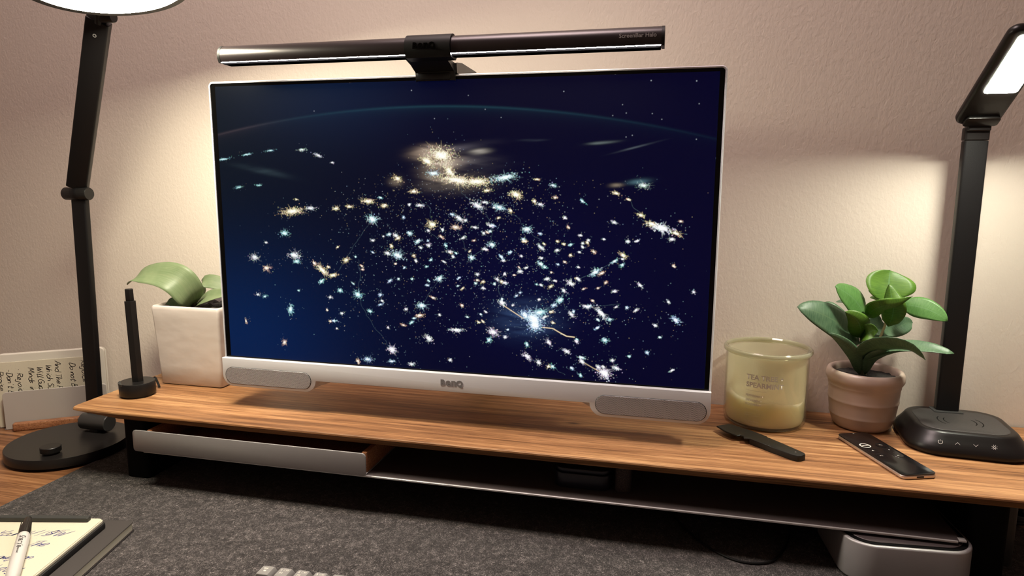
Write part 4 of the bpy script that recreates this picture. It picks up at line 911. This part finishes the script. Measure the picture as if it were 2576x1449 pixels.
# ------------------------------------------------------------------ pen standing in a magnetic base
SCX, SCY = -.1862, .0500
sp = thing('standing_pen', 'black hexagonal pen standing upright in its round base on shelf', 'pen', (SCX, SCY, ZS))
b = lathe(BM(), [(0, 0), (.0215, 0), (.0215, .0022), (.0235, .0028), (.0240, .0040), (.0240, .0195), (.0232, .0208), (0, .0208)], 64, (SCX, SCY, ZS))
part('base', b, M_BLACKM, sp, label='round black base')
b = BM(); P = circle(SCX, SCY, .0242, 200, 262, 14) + [(SCX - .0016 - .0, SCY - .0150)] 
b = slab(BM(), [(SCX + .0243 * math.cos(R(a)), SCY + .0243 * math.sin(R(a))) for a in range(196, 268, 6)], ZS + .0185, ZS + .0212, 0)
part('base_notch', b, M_GREYP, sp)
def hexrod(bm, A, B, r, n=6, bev=.0004):
    A = Vector(A); B = Vector(B); z = (B - A).normalized(); x = z.cross(Vector((0, 1, 0))).normalized(); y = z.cross(x)
    M = Matrix((x, y, z)).transposed().to_4x4(); M.translation = A; L_ = (B - A).length
    for rr, zz in (): pass
    layers(bm, [[(k * rr * math.cos(6.28318 * i / n + .26), k * rr * math.sin(6.28318 * i / n + .26), zz) for i in range(n)] for k, rr, zz in ((.9, r, 0), (1, r, bev), (1, r, L_ - bev), (.85, r, L_))], M=M)
    bmesh.ops.recalc_face_normals(bm, faces=bm.faces[:]); return bm
dirp = Vector((-.0035, .001, .141)).normalized(); A = Vector((SCX + .0005, SCY + .001, ZS + .0200))
part('barrel', hexrod(BM(), A, A + dirp * .119, .0082), M_BLACKM, sp, ang=30, label='hexagonal black barrel')
part('knock', hexrod(BM(), A + dirp * .119, A + dirp * .1365, .0060, 6, .001), M_BLACKM, sp, ang=30)
for s in (0, 1):
    P = [(-.182 + .018 * s, .098 + .003 * s, ZS + .0015), (-.184 + .018 * s, .096, ZS + .016), (-.1800 + .016 * s, .095, ZS + .0225), (-.176 + .015 * s, .096, ZS + .014), (-.172 + .013 * s, .10, ZS + .0015)]
b = tube(BM(), spline([(-.2220, .098, ZS + .0018), (-.2160, .094, ZS + .0075), (-.2080, .092, ZS + .0125), (-.2010, .091, ZS + .0050), (-.1950, .089, ZS + .0060), (-.1895, .0885, ZS + .0150), (-.1830, .0865, ZS + .0070), (-.1790, .0845, ZS + .0018)], 50), .0016, 8)
top('glasses_cord', b, M_BLACK, 'thin looped black cord lying behind the standing pen base', 'cord', (-.20, .09, ZS), smooth=True)

# ------------------------------------------------------------------ hobby knife
KP = [(.6290, .1004), (.6437, .1111), (.6483, .1105), (.6700, .0930), (.686, .0778), (.7010, .0605), (.7167, .0412), (.7212, .0352), (.7212, .0309), (.7166, .0256), (.7120, .0240), (.7070, .0260), (.6860, .0450), (.6649, .0655), (.6584, .0651), (.6585, .0725), (.6554, .0747), (.6507, .0716), (.6377, .0848)]
kn = thing('cutting_knife', 'dark grey metal knife with notched handle on shelf before candle', 'knife', (.68, .06, ZS))
hb = [p for p in KP[3:15]] + [(.6600, .0745)]
hb = [(.6660, .0965)] + KP[3:14]
hb.reverse()
part('handle', slab(BM(), hb, ZS, ZS + .0073, .0009, 2), M_KNIFE, kn, ang=30, label='dark grey round ended handle')
bl = list(reversed(KP[:4] + [(.686, .0778), (.6860, .0450), KP[13], KP[14], KP[15], KP[16], KP[17], KP[18]]))
part('blade', slab(BM(), bl, ZS + .0058, ZS + .0077, .0004, 1), M_KNIFE, kn, smooth=False, label='dark flat angled blade')
kd = Vector((.7212 - .64, .03 - .105)).normalized()
b = BM(); ribbon(b, [(0, -.0011), (0, .0011)], .0005, frame((.7115, .0350, ZS + .00738), (kd.x, kd.y, 0), (-kd.y, kd.x, 0))); ribbon(b, [(-.0008, .0), (.001, .0011)], .0005, frame((.7115, .0350, ZS + .00738), (kd.x, kd.y, 0), (-kd.y, kd.x, 0)))
part('mark', b, M_INK, kn, smooth=False, label='tiny pale mark')

# ------------------------------------------------------------------ remote control
ra = math.atan2(.0160 - .1200, .8510 - .8090)
rc = thing('remote_control', 'black glass remote with white ringed button on shelf before plant', 'remote', (.8110, .0640, ZS), rot=R(-70.5) + R(0.001))
b = slab(BM(), rrect(.1215, .0400, .0060, 8), .0004, .0046, .0012, 3); part('body', b, M_SILVER, rc, label='champagne metal underside')
part('glass_face', slab(BM(), rrect(.1213, .0398, .0060, 8), .0046, .0058, .0004, 2), M_REMOTE, rc, label='glossy black face')
ZR = .00585
def disc(cx, cy, r, z0, z1, n=32): return lathe(BM(), [(r, z0), (r, z1), (r * .86, z1), (r * .80, z1 - .0003), (0, z1 - .0004)], n, (cx, cy, 0))
BT = [(-.0190, -.0100), (-.0190, .0100), (-.0040, -.0100), (.0105, -.0100)]
for k, (bx_, by_) in enumerate(BT): part('button', disc(bx_, by_, .0062, .0054, .0060), M_REMOTE, rc, label='round button with white ring' if k == 0 else None)
part('volume_button', slab(BM(), rrect(.0270, .0122, .0061, 8, .0030, .0100), .0054, .0060, .0002, 1), M_REMOTE, rc, label='long plus and minus rocker')
part('button_ring', lathe(BM(), [(.0050, .00605), (.0063, .00605), (.0063, .0062), (.0050, .0062), (.0050, .00605)], 40, (BT[0][0], BT[0][1], 0)), M_PAPERW, rc, smooth=False, label='white ring')
Mg = Matrix.Translation((0, 0, .00612)); b = BM()
Mt = Mg @ Matrix.Rotation(R(90), 4, 'Z')
def at(x, y): return Mg @ Matrix.Translation((x, y, 0)) @ Matrix.Rotation(R(90), 4, 'Z')
def sym(strokes, M, word=None):
    b = BM()
    if word: join_bm(b, text_mesh(word, .0030, M, .00008))
    for P, w in strokes: ribbon(b, P, w, M)
    part('button_symbol', b, M_PAPERW, rc, smooth=False)
sym([], at(*BT[0]), 'MENU')
sym([([(-.0016, -.0006), (.0016, -.0006), (.0016, .0012), (-.0016, .0012), (-.0016, -.0006)], .0003), ([(-.0008, -.0013), (.0008, -.0013)], .0003)], at(*BT[1]))
sym([([(0, -.0008), (0, .0016)], .0013), ([(-.0013, .0004), (-.0008, -.0008), (.0008, -.0008), (.0013, .0004)], .0003)], at(*BT[2]))
sym([([(.0006, -.0012), (.0006, .0012)], .0004), ([(.0015, -.0012), (.0015, .0012)], .0004), ([(-.0018, -.0001), (-.0003, 0)], .0018)], at(*BT[3]))
sym([([(-.0012, 0), (.0012, 0)], .0005), ([(0, -.0012), (0, .0012)], .0005)], at(-.0045, .01))
sym([([(-.0012, 0), (.0012, 0)], .0005)], at(.0115, .01))
sym([([(-.0003, 0), (.0003, 0)], .0005)], at(.0035, .01))
sym([([(-.0012, 0), (.0012, 0)], .0006)], at(-.0570, .0))
part('charging_port', slab(BM(), [(y, z) for y, z in rrect(.0085, .0018, .0009, 5, 0, .0026)], .0600, .0609, 0, axis='x'), M_GLASSB, rc, label='dark charging port')

# ------------------------------------------------------------------ paper holder with notebook, left
u3 = Vector((math.cos(R(34.5)), math.sin(R(34.5)), 0)); HOO = Vector((-.503, .103, ZD)); n3 = Vector((math.sin(R(34.5)), -math.cos(R(34.5)), 0))
MHld = Matrix((u3, -n3, Vector((0, 0, 1)))).transposed().to_4x4(); MHld.translation = HOO         # x along, y to the back, z up
nh = thing('notebook_holder', 'bent grey metal notebook holder with walnut strip on desk left', 'holder', tuple(HOO + u3 * .07))
def hold(P, y0, y1, bev=.0004): return slab(BM(), P, y0, y1, bev, 1, M=MHld, axis='y')
part('front_plate', hold(rrect(.150, .0640, [.004, .006, .002, .002], 6, .075, .0325), 0, .0016), M_HOLD, nh, label='grey metal front plate')
part('back_plate', hold(rrect(.150, .046, [.004, .006, .002, .002], 6, .065, .0235), .0225, .0240), M_ALU, nh)
part('floor_plate', slab(BM(), rrect(.150, .0225, .001, 3, .073, .0122), .0004, .0018, 0, M=MHld), M_ALU, nh)
part('walnut_strip', slab(BM(), rrect(.110, .0120, .0030, 5, .0680, -.0085), .0, .0135, .0022, 3, M=MHld), M_STRIP, nh, label='rounded walnut strip')
STROKES = {
 'a': [[(.7, .5), (.3, .55), (.1, .25), (.35, 0), (.7, .2), (.7, .5), (.85, 0)]], 'b': [[(.1, 1), (.1, 0), (.5, .0), (.65, .25), (.45, .5), (.1, .4)]], 'c': [[(.7, .45), (.35, .55), (.1, .25), (.35, 0), (.75, .1)]],
 'd': [[(.7, 1), (.7, 0), (.3, 0), (.1, .25), (.35, .5), (.7, .4)]], 'e': [[(.1, .25), (.65, .32), (.5, .55), (.15, .4), (.2, .05), (.75, .08)]], 'f': [[(.8, .9), (.5, 1), (.35, .6), (.3, -.1)], [(.1, .5), (.7, .52)]],
 'g': [[(.7, .5), (.2, .5), (.15, .1), (.6, .1), (.75, .5), (.6, -.35), (.1, -.3)]], 'h': [[(.15, 1), (.1, 0), (.3, .45), (.6, .4), (.65, 0)]], 'i': [[(.35, .5), (.35, 0)], [(.38, .75), (.42, .8)]], 'j': [[(.5, .5), (.4, -.35), (.0, -.3)]],
 'k': [[(.15, 1), (.1, 0)], [(.65, .55), (.15, .25), (.7, 0)]], 'l': [[(.35, 1), (.3, 0), (.6, .05)]], 'm': [[(.05, .5), (.05, 0), (.2, .45), (.4, .4), (.4, .0), (.55, .45), (.75, .4), (.8, 0)]], 'n': [[(.1, .5), (.1, 0), (.3, .48), (.6, .42), (.65, 0)]],
 'o': [[(.4, .52), (.1, .3), (.25, 0), (.6, .1), (.65, .42), (.4, .52)]], 'p': [[(.15, .5), (.05, -.4)], [(.12, .4), (.5, .55), (.65, .25), (.1, .05)]], 'r': [[(.15, .5), (.1, 0), (.25, .4), (.7, .5)]], 's': [[(.65, .5), (.2, .45), (.55, .2), (.1, 0)]],
 't': [[(.4, .9), (.3, 0), (.6, .05)], [(.1, .58), (.75, .62)]], 'u': [[(.1, .5), (.15, .05), (.55, .1), (.65, .5), (.7, 0)]], 'v': [[(.1, .5), (.3, 0), (.7, .5)]], 'w': [[(.05, .5), (.2, 0), (.4, .4), (.6, 0), (.85, .5)]], 'x': [[(.1, .5), (.65, 0)], [(.65, .5), (.1, 0)]],
 'y': [[(.1, .5), (.3, .1), (.65, .5)], [(.65, .5), (.3, -.4), (0, -.3)]], 'z': [[(.1, .5), (.65, .5), (.1, 0), (.7, 0)]],
 'A': [[(0, 0), (.45, 1), (.7, 0)], [(.1, .4), (.8, .42)]], 'B': [[(.15, 1), (.1, 0)], [(.1, .95), (.6, .85), (.55, .6), (.15, .5), (.7, .35), (.55, .02), (.05, 0)]], 'D': [[(.15, 1), (.1, 0), (.6, .15), (.75, .65), (.45, .98), (0, .95)]],
 'G': [[(.75, .85), (.35, 1), (.05, .5), (.3, 0), (.7, .1), (.75, .45), (.4, .45)]], 'C': [[(.75, .85), (.35, 1), (.05, .5), (.3, 0), (.75, .1)]], 'I': [[(.3, 1), (.25, 0)]], 'M': [[(.05, 0), (.15, 1), (.45, .3), (.8, 1), (.85, 0)]], 'P': [[(.15, 1), (.1, 0)], [(.1, .95), (.65, .85), (.6, .5), (.12, .45)]],
 'R': [[(.15, 1), (.1, 0)], [(.1, .95), (.65, .85), (.6, .55), (.12, .48), (.8, 0)]], 'S': [[(.75, .9), (.3, 1), (.15, .7), (.65, .4), (.5, .05), (.05, .05)]], 'T': [[(.45, .95), (.35, 0)], [(0, .9), (.95, 1)]], 'W': [[(0, 1), (.2, 0), (.45, .7), (.65, 0), (.95, 1)]],
 'Y': [[(.05, 1), (.35, .5), (.8, 1)], [(.35, .5), (.2, 0)]], 'V': [[(0, 1), (.3, 0), (.8, 1.15)]], 'O': [[(.45, 1), (.05, .5), (.35, 0), (.75, .4), (.45, 1)]], 'F': [[(.15, 1), (.1, 0)], [(.1, 1), (.85, 1.05)], [(.12, .55), (.6, .58)]], ',': [[(.2, .1), (.05, -.2)]], '.': [[(.1, .35), (.2, .42)]], "'": [[(.15, 1), (.1, .8)]], ' ': [], '-': [[(.1, .4), (.5, .4)]]}
def write(bm, s, M, size, w, slant=.30, gap=.78):
    x = 0
    for ch in s:
        for st in STROKES.get(ch, []):
            j = [random.uniform(-.04, .04) for _ in range(2)]
            P = [((x + px + (py * slant)) * size + j[0] * size, (py + j[1]) * size) for px, py in st]
            if len(P) > 2: P = [(p.x, p.y) for p in spline([(a, b_, 0) for a, b_ in P], len(P) * 4)]
            ribbon(bm, P, w, M)
        x += gap * (.55 if ch in " il.,'I" else 1.0 if ch.isupper() else .86)
    return bm
nbk = thing('held_notebook', 'cream handwritten notebook pages standing in the metal holder', 'notebook', tuple(HOO + u3 * .07 - n3 * .014))
def pg(w, h, rr, y0, y1, cx, cz): return hold(rrect(w, h, rr, 6, cx, cz), y0, y1, .0003)
part('page_block', pg(.158, .1235, [.007, .010, .002, .002], .0125, .0205, .0700, .0020 + .0618), M_PAPERW, nbk, label='white page block')
part('cover', pg(.160, .1240, [.008, .011, .002, .002], .0207, .0221, .0705, .0020 + .0620), M_PAPERW, nbk)
part('page', pg(.134, .1110, [.003, .003, .001, .001], .0108, .0122, .0560, .0020 + .0555), M_PAPER, nbk, label='cream dotted page with handwriting')
b = BM()
LINES = [('Rejoice in the', .1120, .006), ('Do not Be , ', .0950, .009), ('And The Peace', .0735, .004), ('Which Surpass', .0605, .010), ('Will Guard', .0475, .012), ('Minds in Chri', .0350, .012), ('. Rejoice', .0185, .012), ("-Don't Be anxi", .0045, .012), ('Praise', -.0080, .014)]
for s, px, dz in LINES:
    M = MHld @ Matrix.Translation((px + .002, .01065, .1095 - dz + .004)) @ Matrix(((0, 1, 0, 0), (0, 0, 1, 0), (-1, 0, 0, 0), (0, 0, 0, 1)))
    write(b, s, M, .0084, .00105)
part('handwriting', b, M_PENBLK, nbk, smooth=False, label='black handwriting turned sideways')
b = BM()
for i in range(0, 20):
    for j in range(0, 9):
        M = MHld @ Vector((-.005 + i * .0062, .01068, .064 + j * .0062)); d = .00022
        b.faces.new([b.verts.new(M + u3 * p + Vector((0, 0, q))) for p, q in ((-d, -d), (d, -d), (d, d), (-d, d))])
part('dot_grid', b, M_INKD, nbk, smooth=False)['kind'] = 'stuff'

# ------------------------------------------------------------------ notebooks on the felt, marker
ang = R(13.0)
nb2 = thing('closed_notebook', 'charcoal covered notebook beneath the open cream notepad', 'notebook', (-.0414, -.1255, FT), rot=ang)
def nbox(x0, x1, y0, y1, z0, z1, r, bev=.0004, sg=1): return slab(BM(), rrect(x1 - x0, y1 - y0, r, 5, (x0 + x1) / 2, (y0 + y1) / 2), z0, z1, bev, sg)
part('back_cover', nbox(-.134, 0, -.212, 0, 0, .0016, .005), M_COVER, nb2)
part('pages', nbox(-.131, -.0012, -.209, -.0020, .0016, .0102, .004), M_PAPER, nb2, label='cream page block')
part('front_cover', nbox(-.134, 0, -.212, 0, .0102, .0116, .005), M_COVER, nb2, label='charcoal cover')
z0 = .0118
nb1 = thing('open_notepad', 'open cream notepad with blue handwriting on top of charcoal notebook', 'notebook', (-.0640, -.1465, FT + z0), rot=ang)
part('cover', nbox(-.1300, .0030, -.212, 0, 0, .0065, [.005, .008, .003, .003], .0012, 2), M_COVERB, nb1, label='black cover')
part('pages', nbox(-.1285, .0012, -.211, -.0012, .0065, .0098, [.005, .009, .003, .003], .0005), M_PAPER, nb1, label='cream page block')
part('page', nbox(-.1280, .0, -.2105, -.0010, .0098, .0104, [.006, .011, .003, .003], .0001), M_PAPER, nb1, label='top page')
part('clip_bar', nbox(-.1160, -.0125, -.0105, -.0035, .0104, .0155, .0012, .0005), M_GREYP, nb1, label='dark bar across top of page')
b = BM(); Zp = .01050
def line(s, x, y, size=.0105): write(b, s, Matrix.Translation((x, y, Zp)), size * 1.1, .0010, slant=.75, gap=.70)
line('Your V I S W', -.1010, -.0410); line('OF', -.0445, -.0385, .0090)
line('by e ', -.1090, -.0650); line('The', -.0500, -.0620, .0100)
line('Kno wh', -.1120, -.0860); line('away on', -.0640, -.0870, .0085)
line('Sl', -.0950, -.1080); line('the by', -.0620, -.1090)
part('handwriting', b, M_PENINK, nb1, smooth=False, label='blue ink handwriting')
b = BM()
for i in range(24):
    for j in range(32):
        x = -.124 + i * .0052; y = -.016 - j * .006; d = .00018
        b.faces.new([b.verts.new((x + p, y + q, Zp)) for p, q in ((-d, -d), (d, -d), (d, d), (-d, d))])
part('dot_grid', b, M_INKD, nb1, smooth=False)['kind'] = 'stuff'
mk = thing('marker_pen', 'black capped white marker lying on the open notepad', 'marker', (-.09, -.225, FT + .0225))
A = Vector((-.1245, -.1868, FT + .0350)); B = Vector((-.0415, -.2790, FT + .0290)); d = (B - A).normalized()
x = d.cross(Vector((0, 0, 1))).normalized(); y = x.cross(d); MM = Matrix((x, y, d)).transposed().to_4x4(); MM.translation = A
part('cap', lathe(BM(), [(0, 0), (.0022, .0003), (.0032, .0015), (.0038, .006), (.0048, .018), (.0060, .032), (.0060, .0400), (.0056, .0403)], 36, M=MM), M_MARKB, mk, label='tapered black cap')
part('barrel', lathe(BM(), [(.0054, .0395), (.0058, .0402), (.0061, .043), (.0062, .060), (.0062, .118), (.0050, .126), (0, .127)], 40, M=MM), M_MARKW, mk, label='white barrel')
part('pocket_clip', box(BM(), -.0011, .0011, .0048, .0060, .012, .038, .0004, M=MM @ Matrix.Rotation(R(-70), 4, 'Z')), M_MARKB, mk)
Rk = .00630
def wrapm(co):
    a = R(96) + co.y / Rk; return MM @ Vector((Rk * math.cos(a), Rk * math.sin(a), .0485 + co.x))
b = text_mesh('Sharpie', .0082, I4, .00014, 0, 'LEFT', .35, wrapm)
def wrapm2(co): 
    a = R(96) + (co.y - .0010) / Rk; return MM @ Vector((Rk * math.cos(a), Rk * math.sin(a), .0735 + co.x))
join_bm(b, text_mesh('FINE POINT', .0022, I4, .00008, 0, 'LEFT', 0, wrapm2))
part('barrel_lettering', b, M_PENBLK, mk, smooth=False, label='black lettering along barrel')

# ------------------------------------------------------------------ keyboard
kb = thing('keyboard', 'grey compact keyboard at the bottom edge on felt mat', 'keyboard', (.1755, -.1955, FT), rot=R(1.8))
part('case', nbox(-.006, .312, -.128, .0050, 0, .0190, .006, .002, 2), M_KEYD, kb)
def keycap():
    b = BM(); L = []
    for z, w, h, r, oy in ((0, .0180, .0180, .001, 0), (.002, .0178, .0178, .001, 0), (.0075, .0128, .0148, .0016, -.0004), (.0080, .0118, .0138, .0020, -.0004)):
        L.append([(x, y, z) for x, y in rrect(w, h, r, 4, 0, oy)])
    layers(b, L); bmesh.ops.recalc_face_normals(b, faces=b.faces[:]); me = bpy.data.meshes.new('key'); b.to_mesh(me); b.free(); me.materials.append(M_KEY); smooth_by_angle(me, 30); return me
kme = keycap(); first = None
for r_ in range(6):
    for c_ in range(16):
        k = bpy.data.objects.new('key', kme); COL.objects.link(k); k.parent = kb; k.location = (.0085 + c_ * .01905, -.0085 - r_ * .0198, .0195)
        if r_ == 0 and c_ < 5: 
            nm = [('esc', .0036), ('1', .0040), ('2', .0040), ('3', .0040), ('4', .0040)][c_]
            Mk = Matrix.Translation((-.001 if c_ == 0 else -.0035, .0028, .00806))
            b = text_mesh(nm[0], nm[1], Mk, .00012)
            if c_ == 0:
                box(b, -.0014, .0010, -.0026, -.0008, .0080, .00812); ribbon(b, [(-.0009, -.0008), (-.0009, .0002), (-.0002, .0006), (.0005, .0002), (.0005, -.0008)], .0003, Matrix.Translation((0, 0, .0081)))
            else:
                Q = Matrix.Translation((.0010, .0030, .00808))
                ribbon(b, [(-.0018, -.0010), (.0008, -.0010), (.0008, .0010), (-.0018, .0010), (-.0018, -.0010)], .0004, Q); ribbon(b, circle(.0020, .0002, .0009, 0, 360, 10), .0005, Q)
                join_bm(b, text_mesh('F%d' % c_, .0040, Matrix.Translation((-.0015, -.0022, .00806)), .00006))
            me = bpy.data.meshes.new('legend'); b.to_mesh(me); b.free(); me.materials.append(M_PAPERW); g_ = bpy.data.objects.new('legend', me); COL.objects.link(g_); g_.parent = k

# the monitor and its light bar are drawn at 27 inch size; this display is a little larger and stands further back
EYE = Vector((0.5633161, -0.75306871, 0.22745425 + OZ)); K = 1.058
for o in (mo, sb):
    o.location = EYE + (o.location - EYE) * K; o.scale = (K, K, K)
